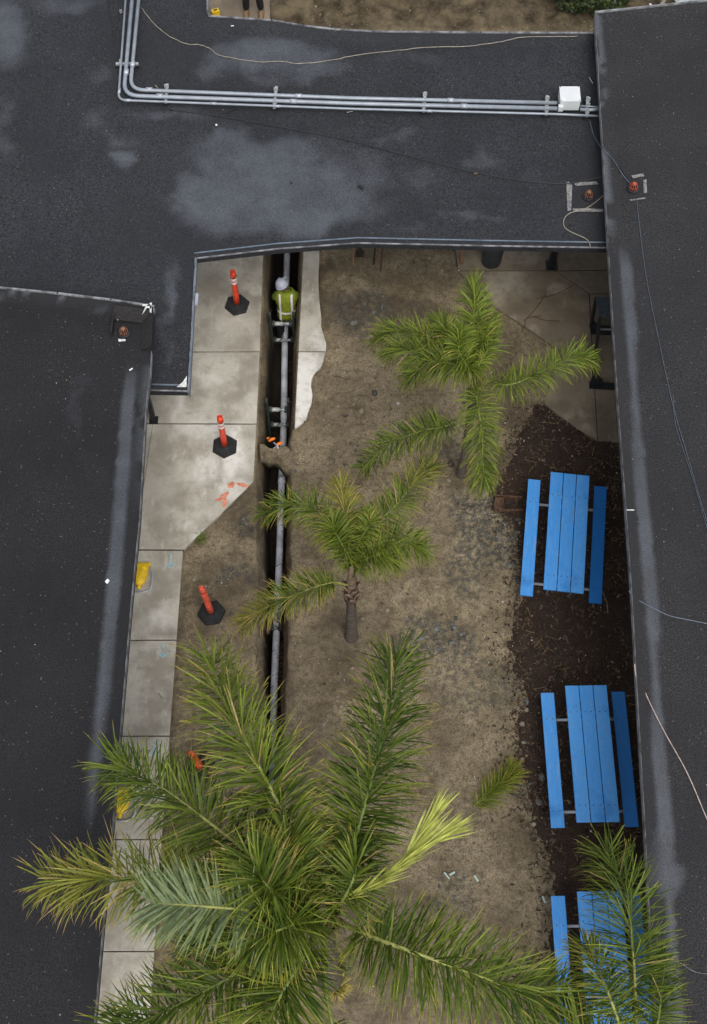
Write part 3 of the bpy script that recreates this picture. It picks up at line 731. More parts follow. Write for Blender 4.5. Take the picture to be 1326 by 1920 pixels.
stone(1001, 1545, .05, 'stone_tan', 'tan stone at the mulch edge level with the lower end of the second table', 'stones along the mulch edge')
stone(1010, 1574, .045, 'stone_tan', 'tan stone at the mulch edge just below the end of the second table', 'stones along the mulch edge')
stone(972, 1000, .05, 'stone_blue', 'grey stone in the rubble touching the bench of the upper table', 'stones in the rubble by the upper table')
stone(945, 985, .05, 'stone_blue', 'grey stone in the rubble just below the broken wooden box', 'stones in the rubble by the upper table')
stone(958, 1062, .05, 'stone_blue', 'grey stone in the rubble level with the lower end of the upper table', 'stones in the rubble by the upper table')
stone(680, 1161, .05, 'stone_tan', 'pale chip of stone just right of the middle palm trunk')
stone(747, 757, .03, 'sealant', 'small white stone on dirt left of the upper palm')
stone(841, 901, .05, 'stone_tan', 'lone stone below the trunk of the upper palm')
stone(640, 1325, .05, 'stone_tan', 'lone stone on dirt beside the trench left of the big frond')
# ================================================================== ROOFS AND BUILDINGS
ZN, ZL, ZR = 2.7, 3.0, 3.0
def roof_sheet(parent, poly_px, z, mat, cell, thick, edges_px, lip, lipw, maskfn, name='roof_deck'):
    pts = PP(poly_px, z); poly = [(p.x, p.y) for p in pts]
    V, Fc = grid_poly(poly, z, cell)
    V = np.array(V); x, y = V[:, 0], V[:, 1]
    d = np.full(len(V), 9.0)
    for e in edges_px: d = np.minimum(d, dist_to(x, y, [(p.x, p.y) for p in PP(e, z)]))
    V[:, 2] += lip*(1-sstep(0, lipw, d)) + (fbm(x, y, 1.1, 3, 200)-.5)*.012*sstep(0, .2, d)
    mb = MB(); mb.add(V.tolist(), Fc); nv = len(V)
    n = len(poly); area = sum(poly[i][0]*poly[(i+1) % n][1]-poly[(i+1) % n][0]*poly[i][1] for i in range(n))
    if area < 0: poly = poly[::-1]
    for i in range(n):
        a, b = poly[i], poly[(i+1) % n]
        mb.add([(a[0], a[1], z), (b[0], b[1], z), (b[0], b[1], z-thick), (a[0], a[1], z-thick)], [(0, 3, 2, 1)])
    tri = tessellate_polygon([[Vector((p[0], p[1], 0)) for p in poly]])
    mb.add([(p[0], p[1], z-thick) for p in poly], [(a, c, b) for a, b, c in tri])
    o = mb.build(name, mat, parent); smooth_by_angle(o, 50)
    c = coords(o.data); off = origin_of(parent); mk = np.zeros((len(c), 4))
    X, Y = c[:, 0]+off.x, c[:, 1]+off.y
    dd = np.full(len(c), 9.0)
    for e in edges_px: dd = np.minimum(dd, dist_to(X, Y, [(p.x, p.y) for p in PP(e, z)]))
    maskfn(X, Y, dd, mk); setmask(o.data, mk); return o
def edge_strip(parent, line_px, z, w, h, mat, name, up=0.0, side=0.0):
    pts = PP(line_px, z); pts = [Vector((p.x, p.y, z+up)) for p in pts]
    mb = MB()
    for i in range(len(pts)-1):
        a, b = pts[i], pts[i+1]; d = (b-a).normalized(); n = Vector((-d.y, d.x, 0))
        mb.bar(a-d*w*.3+n*side, b+d*w*.3+n*side, w, h)
    return mb.build(name, mat, parent)
def patch(parent, poly_px, z, mat, name, t=.006, zb=0.0):
    q = PP(poly_px, z); mb = MB(); mb.prism([(p.x, p.y) for p in q], z+zb, z+zb+t); return mb.build(name, mat, parent)
# ---- covered walkway in the north with the L-shaped end
n_poly = [(-260, -160), (393, -160), (390, 30), (394, 38), (510, 46), (570, 56), (630, 63), (700, 67), (900, 69), (1180, 70), (1180, 466), (1138, 466), (900, 462), (672, 457), (520, 468), (366, 486), (362, 560), (352, 735), (225, 733), (225, 606), (-260, 590)]
n_edge = [[(393, -160), (390, 30), (394, 38), (510, 46), (570, 56), (630, 63), (700, 67), (900, 69), (1180, 70)]]
base = P(663, 280, 0)
walkway = thing('covered_walkway', (base.x, base.y, 0), 'flat dark felt roof of the covered walkway crossing behind the courtyard, carrying three grey conduits', 'walkway')
def n_mask(x, y, d, mk):
    mk[:, 0] = blobs(x, y, [(400, 370, 95, 80, .9), (520, 320, 190, 70, .85), (560, 400, 190, 45, .9), (420, 270, 90, 35, .75), (640, 370, 90, 60, .7), (520, 350, 230, 95, .8), (430, 300, 110, 70, .75), (480, 110, 120, 48, .95), (590, 120, 80, 38, .85), (395, 130, 45, 30, .6), (10, 60, 60, 90, .85), (130, 10, 90, 30, .55),
                            (232, 292, 26, 22, .85), (180, 235, 40, 40, .45), (230, 260, 40, 18, .5), (310, 560, 26, 90, .75), (312, 660, 20, 50, .4), (900, 295, 55, 30, .55), (735, 262, 50, 16, .5), (790, 330, 60, 40, .45), (690, 330, 60, 60, .5), (770, 110, 120, 30, .35), (330, 215, 120, 22, .55), (860, 415, 160, 14, .45), (1000, 330, 60, 50, .25), (180, 150, 36, 30, .45), (130, 100, 60, 60, .25), (10, 240, 40, 80, .45)], ZN, .34, 210, .25)
    mk[:, 0] *= sstep(.10, .3, d)
    mk[:, 1] = np.clip(blobs(x, y, [(360, 465, 60, 18, .8), (230, 420, 80, 60, .35), (310, 120, 60, 70, .45), (540, 455, 200, 10, .6), (1110, 330, 30, 160, .5), (700, 205, 420, 9, .45), (560, 255, 60, 14, .3), (345, 560, 10, 100, .5), (345, 690, 12, 40, .6)], ZN, .25, 220)+.45*(1-sstep(.0, .16, d)), 0, 1)
roof_sheet(walkway, n_poly, ZN, 'roof_felt_dark', .1, .10, n_edge, .09, .17, n_mask)
edge_strip(walkway, n_edge[0], ZN, .03, .16, 'edge_metal', 'roof_edge', .02, .0)
# south gutters: edge trim, trough floor, outer lip
def gutter(line_px, name='gutter'):
    pts = PP(line_px, ZN)
    mbs = {k: MB() for k in ('trim', 'floor', 'lip')}
    for i in range(len(pts)-1):
        a, b = pts[i], pts[i+1]; d = (b-a).normalized(); n = Vector((d.y, -d.x, 0))
        z = Vector((0, 0, 1)); e = d*.004
        mbs['trim'].bar(a+n*.008+z*.006-e, b+n*.008+z*.006+e, .018, .018)
        mbs['floor'].bar(a+n*.06-z*.095, b+n*.06-z*.095, .10, .006)
        mbs['floor'].bar(a+n*.012-z*.05, b+n*.012-z*.05, .006, .09)
        mbs['lip'].bar(a+n*.112-z*.045-e, b+n*.112-z*.045+e, .008, .10)
        mbs['lip'].bar(a+n*.105+z*.006-e, b+n*.105+z*.006+e, .022, .006)
        k = 0; L = (b-a).length
        while k < L:
            p = a+d*k; mbs['lip'].bar(p+n*.02-z*.03, p+n*.1-z*.03, .012, .004); k += 1.8
    g0 = mbs['floor'].build(name, 'gutter_metal', walkway)
    mbs['trim'].build('gutter_trim', 'edge_metal', g0); mbs['lip'].build('gutter_lip', 'gutter_metal', g0)
gutter([(1140, 466), (900, 462), (672, 457), (520, 468), (366, 486)])
gutter([(352, 735), (280, 733)])
# the outer edge of the stub, thin metal
edge_strip(walkway, [(366, 486), (362, 560), (352, 737)], ZN, .02, .12, 'gutter_metal', 'roof_edge', -.03, .02)
edge_strip(walkway, [(366, 486), (362, 560), (352, 737)], ZN, .018, .02, 'edge_metal', 'roof_edge', .012, .008)
o = patch(walkway, [(351, 706), (350, 727), (332, 727), (343, 718)], ZN, 'sealant', 'sealant_patch', .008, .016)
lab(o, 'white sealant smear in the corner above the stub gutter')
# plate on the edge
p = P(364, 558, ZN); mb = MB(); mb.box((p.x+.03, p.y, ZN-.06), (.05, .20, .07)); lab(mb.build('junction_plate', 'galv', walkway, bevel=.004), 'small pale metal plate on the stub edge')
# posts carrying the walkway (feet show below the eaves)
def post(px, py, w=.09, mat='black_steel', dx=0, top=ZN-.1):
    p = P(px, py, 0); mb = MB(); mb.box((p.x, p.y, (top+.0)/2), (w, w, top)); mb.box((p.x, p.y, ZC+.008), (w*2, w*2, .012)); o = mb.build('post', mat, walkway); return o
post(289, 790, .07); post(1034, 500, .10); post(1040, 380); post(600, 330); post(330, 620, .07)
post(865, 494, .045, 'wood_stake'); post(675, 478, .07, 'wood_dark')
# sealed squares round the roof vents
for q in ([(1062, 343), (1066, 341), (1073, 348), (1071, 395), (1064, 396)], [(1075, 343), (1118, 341), (1122, 346), (1080, 349)], [(1073, 392), (1100, 391), (1131, 393), (1131, 398), (1076, 397)]):
    patch(walkway, q, ZN, 'mastic_grey', 'sealant_strip', .006, .004)
# ---- right building
r_edge = [(1115, 30), (1128, 250), (1140, 465), (1158, 760), (1172, 940), (1185, 1130), (1194, 1300), (1209, 1560), (1216, 1700), (1240, 2080)]
r_poly = r_edge+[(1900, 2080), (1900, -45), (1326, 8)]
b2 = P(1400, 1000, 0)
bldR = thing('school_building', (b2.x, b2.y, 0), 'long dark gravelled flat roof along the right side with loose cables on it', 'building')
def r_mask(x, y, d, mk):
    band = sstep(.13, .17, d)*(1-sstep(.30, .36, d))
    px, py = PX(x, y, ZR)
    dw = dist_to(x, y, [(p.x, p.y) for p in PP(r_edge, ZR)])
    band = sstep(.14, .18, dw)*(1-sstep(.30, .35, dw))*sstep(430, 520, py)
    bl = blobs(x, y, [(1250, 1645, 34, 42, .9), (1240, 1590, 22, 40, .7)], ZR, .1, 230)
    mk[:, 0] = np.maximum(band*.85, bl*.8)
    mk[:, 1] = .7*(1-sstep(.10, .16, dw))*sstep(430, 520, py)
    mk[:, 2] = .5*(1-sstep(.05, .13, dw))*sstep(470, 400, py)*(fbm(x, y, 4, 4, 240) > .45)
roof_sheet(bldR, r_poly, ZR, 'roof_felt_right', .1, .14, [r_edge, [(1115, 30), (1326, 8), (1900, -45)]], .07, .16, r_mask)
edge_strip(bldR, r_edge, ZR, .014, .12, 'edge_metal', 'roof_edge', .0, 0)
edge_strip(bldR, [(1115, 30), (1326, 8), (1900, -45)], ZR, .026, .19, 'edge_metal', 'roof_edge', .0, 0)
for q in ([(1206, 338), (1212, 337), (1213, 362), (1207, 362)], [(1184, 330), (1206, 326), (1208, 331), (1187, 335)], [(1181, 375), (1210, 371), (1211, 373), (1182, 377)]):
    patch(bldR, q, ZR, 'mastic_grey', 'sealant_strip', .006, .006)
p = P(1176, 961, ZR); mb = MB(); mb.box((p.x+.03, p.y, ZR+.075), (.10, .014, .012)); lab(mb.build('edge_clip', 'sealant', bldR), 'white clip on the roof edge')
mb = MB(); pw = [P(a, b, 0) for a, b in r_edge]
for i in range(len(r_edge)-1):
    a, b = P(*r_edge[i], ZR), P(*r_edge[i+1], ZR); mb.bar((a.x+1.6, a.y, 1.4), (b.x+1.6, b.y, 1.4), .15, 2.85)
mb.build('wall', 'stucco', bldR)
# ---- left building
l_edge = [(289, 580), (283, 700), (275, 760), (262, 980), (247, 1130), (226, 1380), (208, 1600), (193, 1750), (180, 1900), (164, 2080)]
l_north = [(-420, 492), (-200, 519), (0, 545), (110, 556), (210, 568), (289, 580)]
l_poly = l_edge+[(-420, 2080)]+l_north[:-1]
b3 = P(0, 1300, 0)
bldL = thing('school_building', (b3.x, b3.y, 0), 'near black flat roof with raised curb filling the lower left side', 'building')
def l_mask(x, y, d, mk):
    de = dist_to(x, y, [(p.x, p.y) for p in PP(l_edge, ZL)]); dn = dist_to(x, y, [(p.x, p.y) for p in PP(l_north, ZL)])
    px, py = PX(x, y, ZL)
    band = sstep(.16, .20, de)*(1-sstep(.34, .40, de))*sstep(640, 760, py)*sstep(1620, 1450, py)
    mk[:, 0] = np.maximum(band*.85, blobs(x, y, [(40, 700, 60, 60, .15), (150, 760, 26, 60, .32), (170, 880, 24, 40, .22), (60, 800, 30, 40, .15)], ZL, .3, 250))
    mk[:, 1] = np.maximum(.75*(1-sstep(.13, .18, de)), .6*(1-sstep(.12, .2, dn)))
    mk[:, 2] = .5*(1-sstep(.02, .22, dn))*(fbm(x, y, 5, 4, 260) > .5)*sstep(215, 190, px) + .35*(1-sstep(.03, .16, de))*(fbm(x, y, 6, 4, 261) > .52)*sstep(640, 700, py)*sstep(1000, 800, py)
roof_sheet(bldL, l_poly, ZL, 'roof_felt_left', .1, .14, [l_edge, l_north], .07, .17, l_mask)
edge_strip(bldL, l_edge, ZL, .012, .10, 'edge_metal', 'roof_edge', .0, 0)
edge_strip(bldL, l_north, ZL, .03, .18, 'edge_metal', 'roof_edge', .0, 0)
# boxed corner curb: sloping dark boards round the drain
def wedge(parent, a, b, c, d, z0, z1, mat, name):
    """sloped curb: a-b at the roof edge (high), d-c at the foot"""
    A, B, C, D = P(*a, z1), P(*b, z1), P(*c, z0), P(*d, z0)
    mb = MB(); vs = [(A.x, A.y, z1), (B.x, B.y, z1), (C.x, C.y, z0), (D.x, D.y, z0), (A.x, A.y, ZL-.02), (B.x, B.y, ZL-.02), (C.x, C.y, ZL-.02), (D.x, D.y, ZL-.02)]
    mb.add(vs, [(0, 1, 2, 3), (4, 7, 6, 5), (0, 4, 5, 1), (1, 5, 6, 2), (2, 6, 7, 3), (3, 7, 4, 0)]); return mb.build(name, mat, parent)
plain('curb_felt', (.018, .0165, .016), .8, 0, .35, 30, .3, .5)
wedge(bldL, (212, 571), (287, 582), (266, 605), (215, 599), ZL+.05, ZL+.17, 'curb_felt', 'curb')
wedge(bldL, (287.5, 583), (284, 650), (264, 655), (266.5, 606), ZL+.05, ZL+.17, 'curb_felt', 'curb')
mb = MB(); p = P(213, 612, ZL); mb.box((p.x, p.y, ZL+.05), (.02, .36, .13), -.05); mb.build('curb', 'curb_felt', bldL)
for q in ([(284, 582), (288, 580), (287, 592), (279, 590), (270, 603), (276, 588)], [(270, 584), (285, 583), (284, 587), (271, 587)], [(284, 586), (288, 586), (287, 600), (284, 598)]):
    patch(bldL, q, ZL, 'sealant', 'sealant_patch', .006, .172)
mb = MB(); q = PP([(219, 600), (225, 600), (222, 606)], ZL); mb.prism([(v.x, v.y) for v in q], ZL+.05, ZL+.056); mb.build('sealant_patch', 'mastic_grey', bldL)
patch(bldL, [(222, 636), (236, 637), (235, 640), (223, 641)], ZL, 'sealant', 'sealant_patch', .005, .005)
mb = MB()
for i in range(len(l_edge)-1):
    a, b = P(*l_edge[i], ZL), P(*l_edge[i+1], ZL); mb.bar((a.x-1.6, a.y, 1.4), (b.x-1.6, b.y, 1.4), .15, 2.85)
mb.build('wall', 'stucco', bldL)
# ---- roof drains with domed strainers
def roof_drain(px, py, z, mat, label, r=.052):
    p = P(px, py, z); t0 = thing('roof_drain', (p.x, p.y, z), label, 'roof drain')
    mb = MB(); mb.lathe([(r*1.7, .0), (r*1.75, .018), (r*1.25, .026), (r*1.1, .02)], p, 16); mb.build('flange', 'rubber_black', t0, True)
    mb = MB(); mb.lathe([(r*.62, .115), (r*.6, .128), (r*.3, .14), (.004, .142)], p, 14); mb.build('dome_cap', mat, t0, True)
    for k in range(10):
        a = 2*math.pi*k/10; c, s_ = math.cos(a), math.sin(a)
        mb = MB(); mb.tube([p+Vector((r*1.12*c, r*1.12*s_, .02)), p+Vector((r*1.08*c, r*1.08*s_, .07)), p+Vector((r*.85*c, r*.85*s_, .108)), p+Vector((r*.55*c, r*.55*s_, .122))], .006, 5); mb.build('strainer_bar', mat, t0)
    mb = MB(); mb.tube([p+Vector((r*1.1*math.cos(a), r*1.1*math.sin(a), .06)) for a in np.linspace(0, 2*math.pi, 15)], .005, 5); mb.build('ring', mat, t0)
roof_drain(1103, 369, ZN+.01, 'copper_vent', 'dull copper domed drain inside a grey sealed square on the middle roof')
roof_drain(1187, 354, ZR+.01, 'red_vent', 'bright red orange domed drain on the right roof')
roof_drain(233, 625, ZL+.01, 'copper_vent', 'pale copper domed drain in the curbed corner of the left roof')
# ================================================================== CONDUITS
def conduit_run():
    p0 = P(240, 170, ZN); t0 = thing('conduit_run', (p0.x, p0.y, ZN), 'three parallel grey steel conduits bent around a corner across the middle roof', 'conduit')
    z = ZN+.13
    def bend(pts, r, n=7):
        q = [Vector(p) for p in pts]; a, b, c = q; d1 = (a-b).normalized(); d2 = (c-b).normalized()
        ang = d1.angle(d2); tl = r/math.tan(ang/2); s, e = b+d1*tl, b+d2*tl
        out = [a]
        for i in range(n+1):
            u = i/n; out.append((1-u)**2*s+2*u*(1-u)*b+u*u*e)
        out.append(c); return out
    def run(px, rad, bendr, couplings, extra=None):
        pts = bend([P(x, y, z) for x, y in px[:3]], bendr)
        if len(px) > 3: pts = pts[:-1]+[P(x, y, z) for x, y in px[2:]]
        mb = MB(); mb.tube(pts, rad, 12); o = mb.build('conduit', 'conduit_grey', t0, True)
        for (x, y, hor) in couplings:
            c = P(x, y, z); d = Vector((1, -.03, 0)).normalized() if hor else Vector((.05, 1, 0)).normalized()
            m2 = MB(); m2.tube([c-d*.05, c+d*.05], rad*1.22, 12); m2.build('coupling', 'galv', o, True)
    run([(266, -60), (244, 168), (660, 184), (1045, 193)], .030, .24, [(249, 120, 0), (280, 168, 1), (560, 180, 1), (845, 188, 1)])
    run([(253, -60), (232, 179), (660, 194), (1045, 203.5)], .032, .26, [(237, 135, 0), (300, 180, 1), (550, 190, 1), (870, 199, 1)])
    run([(240, -60), (222, 187.5), (660, 204), (1045, 214), (1124, 217.5)], .018, .14, [(224, 170, 0), (240, 188, 1), (400, 194, 1), (520, 199, 1), (805, 208, 1)])
    for i, (a, b) in enumerate((((1088, 198.5), (1126, 200.5)), ((1088, 205), (1126, 204)))):
        mb = MB(); mb.tube([P(*a, z), P((a[0]+b[0])/2, a[1]+1, z), P(*b, z)], .012 if i == 0 else .027, 10); mb.build('conduit', 'conduit_grey', t0, True)
    def support(pa, pb):
        a, b = P(*pa, ZN), P(*pb, ZN); d = (b-a).normalized(); n = Vector((-d.y, d.x, 0))
        mb = MB(); mb.bar((a.x, a.y, ZN+.085), (b.x, b.y, ZN+.085), .042, .03); o = mb.build('support', 'galv', t0)
        for k in (.12, .88):
            q = a.lerp(b, k); m2 = MB(); m2.box((q.x, q.y, ZN+.04), (.10, .06, .06)); m2.build('rubber_foot', 'rubber_black', o)
        for k in (.22, .5, .8):
            q = a.lerp(b, k)
            m2 = MB()
            for s_ in (-1, 1): m2.bar(Vector((q.x, q.y, ZN+.085))+n*.018*s_, Vector((q.x, q.y, ZN+.17))+n*.018*s_, .008, .03)
            m2.build('strap', 'shore_alu', o)
    support((219, 127), (261, 127)); support((315, 165), (312, 200)); support((519, 170), (515, 210)); support((797, 180), (794, 217)); support((1025, 187), (1023, 223)); support((1101, 189), (1099, 226))
conduit_run()
p = P(1065, 205, ZN); jb = thing('junction_box', (p.x, p.y, ZN), 'square white electrical junction box on the conduits beside the right roof', 'junction box')
mb = MB(); mb.box((p.x+.0, p.y+.06, ZN+.17), (.305, .29, .20)); mb.build('enclosure', 'box_white', jb, bevel=.006)
mb = MB(); mb.box((p.x+.0, p.y+.06, ZN+.274), (.315, .30, .010)); cv = mb.build('cover', 'box_white', jb, bevel=.003)
for sx in (-1, 1):
    for sy in (-1, 1):
        mb = MB(); mb.lathe([(.008, .279), (.008, .286), (.004, .288)], (p.x+sx*.14, p.y+.06+sy*.135, ZN), 8); mb.build('screw', 'screw_rust', cv)
q = P(1049, 214, ZN); mb = MB(); mb.box((q.x, q.y, ZN+.14), (.075, .065, .10)); lab(mb.build('outlet_body', 'box_white', jb, bevel=.004), 'small white conduit body at the lower left of the box')
# ================================================================== CABLES
def cable(pts, r, mat, label, name='cable', n=60, wob=.0):
    q = [P(a, b, z) for a, b, z in pts]; c = catmull(q, n)
    if wob:
        for i, v in enumerate(c): c[i] = v+Vector((random.uniform(-1, 1), random.uniform(-1, 1), 0))*wob
    mb = MB(); mb.tube(c, r*.68, 6); return tag(mb.build(name, mat, None, True), label, 'cable')
zn, zr = ZN+.015, ZR+.02
cable([(265, 14, zn+.02), (283, 38, zn), (315, 66, zn), (350, 82, zn), (375, 84, zn), (395, 92, zn), (410, 103, zn), (450, 111, zn), (490, 116, zn), (530, 115, zn), (562, 119, zn), (620, 113, zn), (665, 104, zn), (740, 95, zn+.03), (800, 89, zn+.06), (880, 86, zn+.07), (940, 78, zn+.10), (985, 69, zn+.11), (1075, 68, zn+.11), (1088, 63, 2.5), (1100, 59, 2.4), (1114, 52, 2.4)], .009, 'cable_beige', 'pale beige cable wandering along the back of the middle roof', n=120, wob=.006)
cable([(1132, 366, zn), (1118, 378, zn), (1105, 387, zn), (1092, 394, zn), (1070, 399, zn), (1058, 410, zn), (1058, 424, zn), (1066, 432, zn), (1080, 439, zn), (1096, 446, zn), (1104, 453, zn+.02), (1107, 462, zn-.0), (1107, 470, 2.55)], .010, 'cable_beige', 'beige cable looped below the copper drain and dropping over the gutter', n=60)
cable([(318, 206, zn), (400, 216, zn), (520, 237, zn), (650, 262, zn), (780, 296, zn), (900, 325, zn), (1000, 341, zn), (1065, 344, zn), (1100, 338, zn), (1132, 331, zn+.05)], .012, 'cable_black', 'thin black cable running slantwise across the middle roof', n=60)
cable([(1106, 226, zn), (1113, 252, zn), (1122, 270, zn+.1), (1131, 280, zr+.08), (1150, 300, zr), (1168, 328, zr), (1185, 348, zr)], .011, 'cable_grey', 'dark cable from the conduits over the edge to the red drain', n=40)
cable([(1109, 226, zn), (1120, 262, zn+.05), (1132, 278, zr+.08), (1156, 305, zr), (1176, 333, zr), (1189, 350, zr)], .007, 'cable_black', 'thinner black cable beside the dark one leading to the red drain', n=40)
cable([(1194, 372, zr), (1200, 430, zr), (1212, 520, zr), (1236, 640, zr), (1262, 760, zr), (1288, 850, zr), (1330, 990, zr), (1380, 1120, zr)], .006, 'cable_grey', 'thin grey cable running down the right roof from the red drain', n=60)
cable([(1262, 740, zr), (1268, 800, zr), (1300, 900, zr), (1340, 1040, zr)], .005, 'cable_grey', 'faint second cable low on the right roof edge of the picture', n=40)
cable([(1180, 1108, zr+.08), (1188, 1118, zr), (1205, 1130, zr), (1230, 1143, zr), (1258, 1155, zr), (1300, 1164, zr), (1380, 1180, zr)], .012, 'cable_grey', 'blue grey cable curving off the right roof edge beside the upper table', n=50)
cable([(1190, 1245, zr+.08), (1193, 1268, zr+.03), (1204, 1286, zr), (1222, 1325, zr), (1248, 1376, zr), (1290, 1452, zr), (1330, 1545, zr), (1360, 1600, zr)], .010, 'cable_pink', 'pale pinkish cable slanting over the right roof beside the second table', n=50)
cable([(1235, 1790, zr), (1255, 1798, zr), (1275, 1805, zr), (1295, 1818, zr), (1312, 1824, zr), (1360, 1830, zr)], .006, 'edge_metal', 'thin white wire at the lower right corner', n=40)
cable([(196, -60, zn), (203, 0, zn), (208, 40, zn), (213, 75, zn)], .007, 'cable_black', 'short black cable at the top left of the middle roof', n=20)
cable([(222, 0, zn), (223, 30, zn), (219, 50, zn), (214, 56, zn)], .006, 'cable_black', 'short curl of black cable beside the left conduit', n=20)
# loose bits on the roofs
def litter(n, poly_px, z, keep=None):
    poly = [(p.x, p.y) for p in PP(poly_px, z)]; xs = [p[0] for p in poly]; ys = [p[1] for p in poly]
    x, y = rand_pts(n, max(min(xs), -7), min(max(xs), 7), max(min(ys), 1), min(max(ys), 21)); k = inpoly(x, y, poly); x, y = x[k], y[k]
    return np.stack([x, y, np.full(len(x), z+.012)], -1)
lp = np.concatenate([litter(420, n_poly, ZN), litter(420, r_poly, ZR), litter(420, l_poly, ZL)]); N = len(lp)
s = np.stack([np.exp(rng.normal(-4.6, .4, N)), rng.uniform(.005, .012, N), np.full(N, .005)], -1)
tag(scatter('roof_litter', 'litter', *CHIP, lp, s, rot_rand(N, .2)), 'tiny leaf bits and grit scattered over the three roofs', 'roof litter', None, 'stuff')
def bit(px, py, z, L, w, h, rz, mat, name, label, cat):
    p = P(px, py, z); mb = MB(); v, f = CHIP; c, s_ = math.cos(rz), math.sin(rz)
    mb.add([(p.x+q[0]*L*c-q[1]*w*s_, p.y+q[0]*L*s_+q[1]*w*c, z+(q[2]+.5)*h) for q in v], f); return tag(mb.build(name, mat, bevel=min(w, h)*.2), label, cat)
bit(677, 352, ZN+.01, .10, .05, .03, -.8, 'rubber_black', 'rubber_block', 'small black block lying alone on the middle roof', 'block')
bit(202, 1091, ZL+.015, .06, .045, .04, 1.0, 'paper_white', 'debris', 'white lump of debris alone on the left roof near its edge', 'debris')
bit(246, 693, ZL+.015, .06, .02, .012, .7, 'paper_white', 'debris', 'white sliver on the left roof below the drain corner', 'debris')
bit(892, 326, ZN+.012, .06, .03, .012, -.2, 'litter', 'dry_leaf', 'tan dry leaf beside the black cable on the middle roof', 'leaf')
bit(656, 210, ZN+.012, .10, .016, .01, .25, 'cable_beige', 'twig', 'pale twig below the conduits in the middle', 'twig')
bit(1108, 151, ZN+.012, .14, .016, .01, -1.2, 'cable_beige', 'twig', 'pale twig near the roof step above the junction box', 'twig')
bit(294, 163, ZN+.02, .08, .012, .01, -.9, 'cable_beige', 'twig', 'pale twig lying at the conduit bend', 'twig')
bit(406, 235, ZN+.012, .03, .03, .02, .3, 'paper_white', 'pebble', 'white pebble below the left half of the conduits', 'pebble')
bit(436, 49, ZN+.1, .05, .014, .012, .1, 'paper_white', 'debris', 'white stub on the back curb of the middle roof', 'debris')
bit(227, 22, ZN+.012, .05, .08, .02, .3, 'mastic_grey', 'debris', 'grey scrap left of the upright conduits', 'debris')
bit(433, 208, ZN+.012, .22, .018, .012, .45, 'rubber_black', 'rubber_strip', 'short black strip below the conduits on the left', 'strip')
bit(546, 343, ZN+.012, .05, .025, .012, -.5, 'wood_dark', 'dry_leaf', 'dark dry leaf in the middle of the grey wet patch with painted sheen', 'leaf')
# ================================================================== TRENCH: pipe, shores
pz = -1.22
def pipe_z(b): return -1.22+.22*min(1, max(0, (b-860)/250))
pipe_px = [(545, 300), (541, 400), (538.5, 478), (535, 600), (533.5, 700), (532, 800), (529.5, 860), (527, 950), (523, 1070), (518, 1200), (514, 1300), (508, 1500), (498, 1770), (488, 2050)]
mb = MB(); mb.tube(catmull([P(a, b, pipe_z(b)) for a, b in pipe_px], 60), .057, 14)
pipe = tag(mb.build('conduit_pipe', 'conduit_pvc', None, True), 'long grey plastic pipe lying in the trench', 'pipe')
for (a, b) in ((528.5, 900), (521.5, 1112), (512, 1350)):
    c = P(a, b, pipe_z(b)); d = Vector((.03, 1, 0)).normalized(); m2 = MB(); m2.tube([c-d*.06, c+d*.06], .064, 14); m2.build('coupling', 'conduit_pvc', pipe, True)
for (a, b) in ((523, 1062), (519.5, 1180), (515, 1222), (511, 1290)):
    c = P(a, b, pipe_z(b)); m2 = MB(); m2.tube([c+Vector((.06*math.cos(k), .02*math.sin(2*k), .06*math.sin(k))) for k in np.linspace(0, 6.28, 14)], .005, 5); m2.build('tie_wire', 'cable_black', pipe)
def shore(py_up, label):
    zu, zl = -.42, -.93
    yw = P(530, py_up, zu).y; xl, xr = float(TLX(yw))+.15, float(TRX(yw))-.14
    t0 = thing('trench_shore', (0, yw, -1.4), label, 'trench shore', 'hydraulic shores across the trench')
    for x, sgn in ((xl, 1), (xr, -1)):
        mb = MB(); mb.box((x, yw, -.70), (.03, .07, 1.2)); mb.box((x-sgn*.018, yw, -.70), (.008, .11, 1.2)); mb.build('rail', 'shore_green', t0, bevel=.006)
    for z, r in ((zu, .034), (zl, .03)):
        mid = (xl*.45+xr*.55)
        mb = MB(); mb.tube([(xl+.03, yw, z), (mid, yw, z)], r*1.12, 12); cy = mb.build('cylinder', 'shore_alu', t0, True)
        mb = MB(); mb.tube([(mid, yw, z), (xr-.03, yw, z)], r*.8, 12); mb.build('piston', 'galv', cy, True)
        for x in (xl+.045, xr-.045):
            mb = MB(); mb.box((x, yw, z), (.05, .09, .08)); mb.build('socket', 'shore_green', cy, bevel=.01)
    mb = MB(); mb.tube(catmull([(xl+.08, yw-.03, zu), (xl+.2, yw-.08, -.65), (xl+.12, yw-.03, zl)], 12), .008, 5); mb.build('hose', 'cable_black', t0)
shore(607, 'trench shore just behind the crouched worker')
shore(768, 'trench shore next to the bright ragged slab')
shore(1155, 'trench shore half hidden under the yellowing frond of the middle palm')
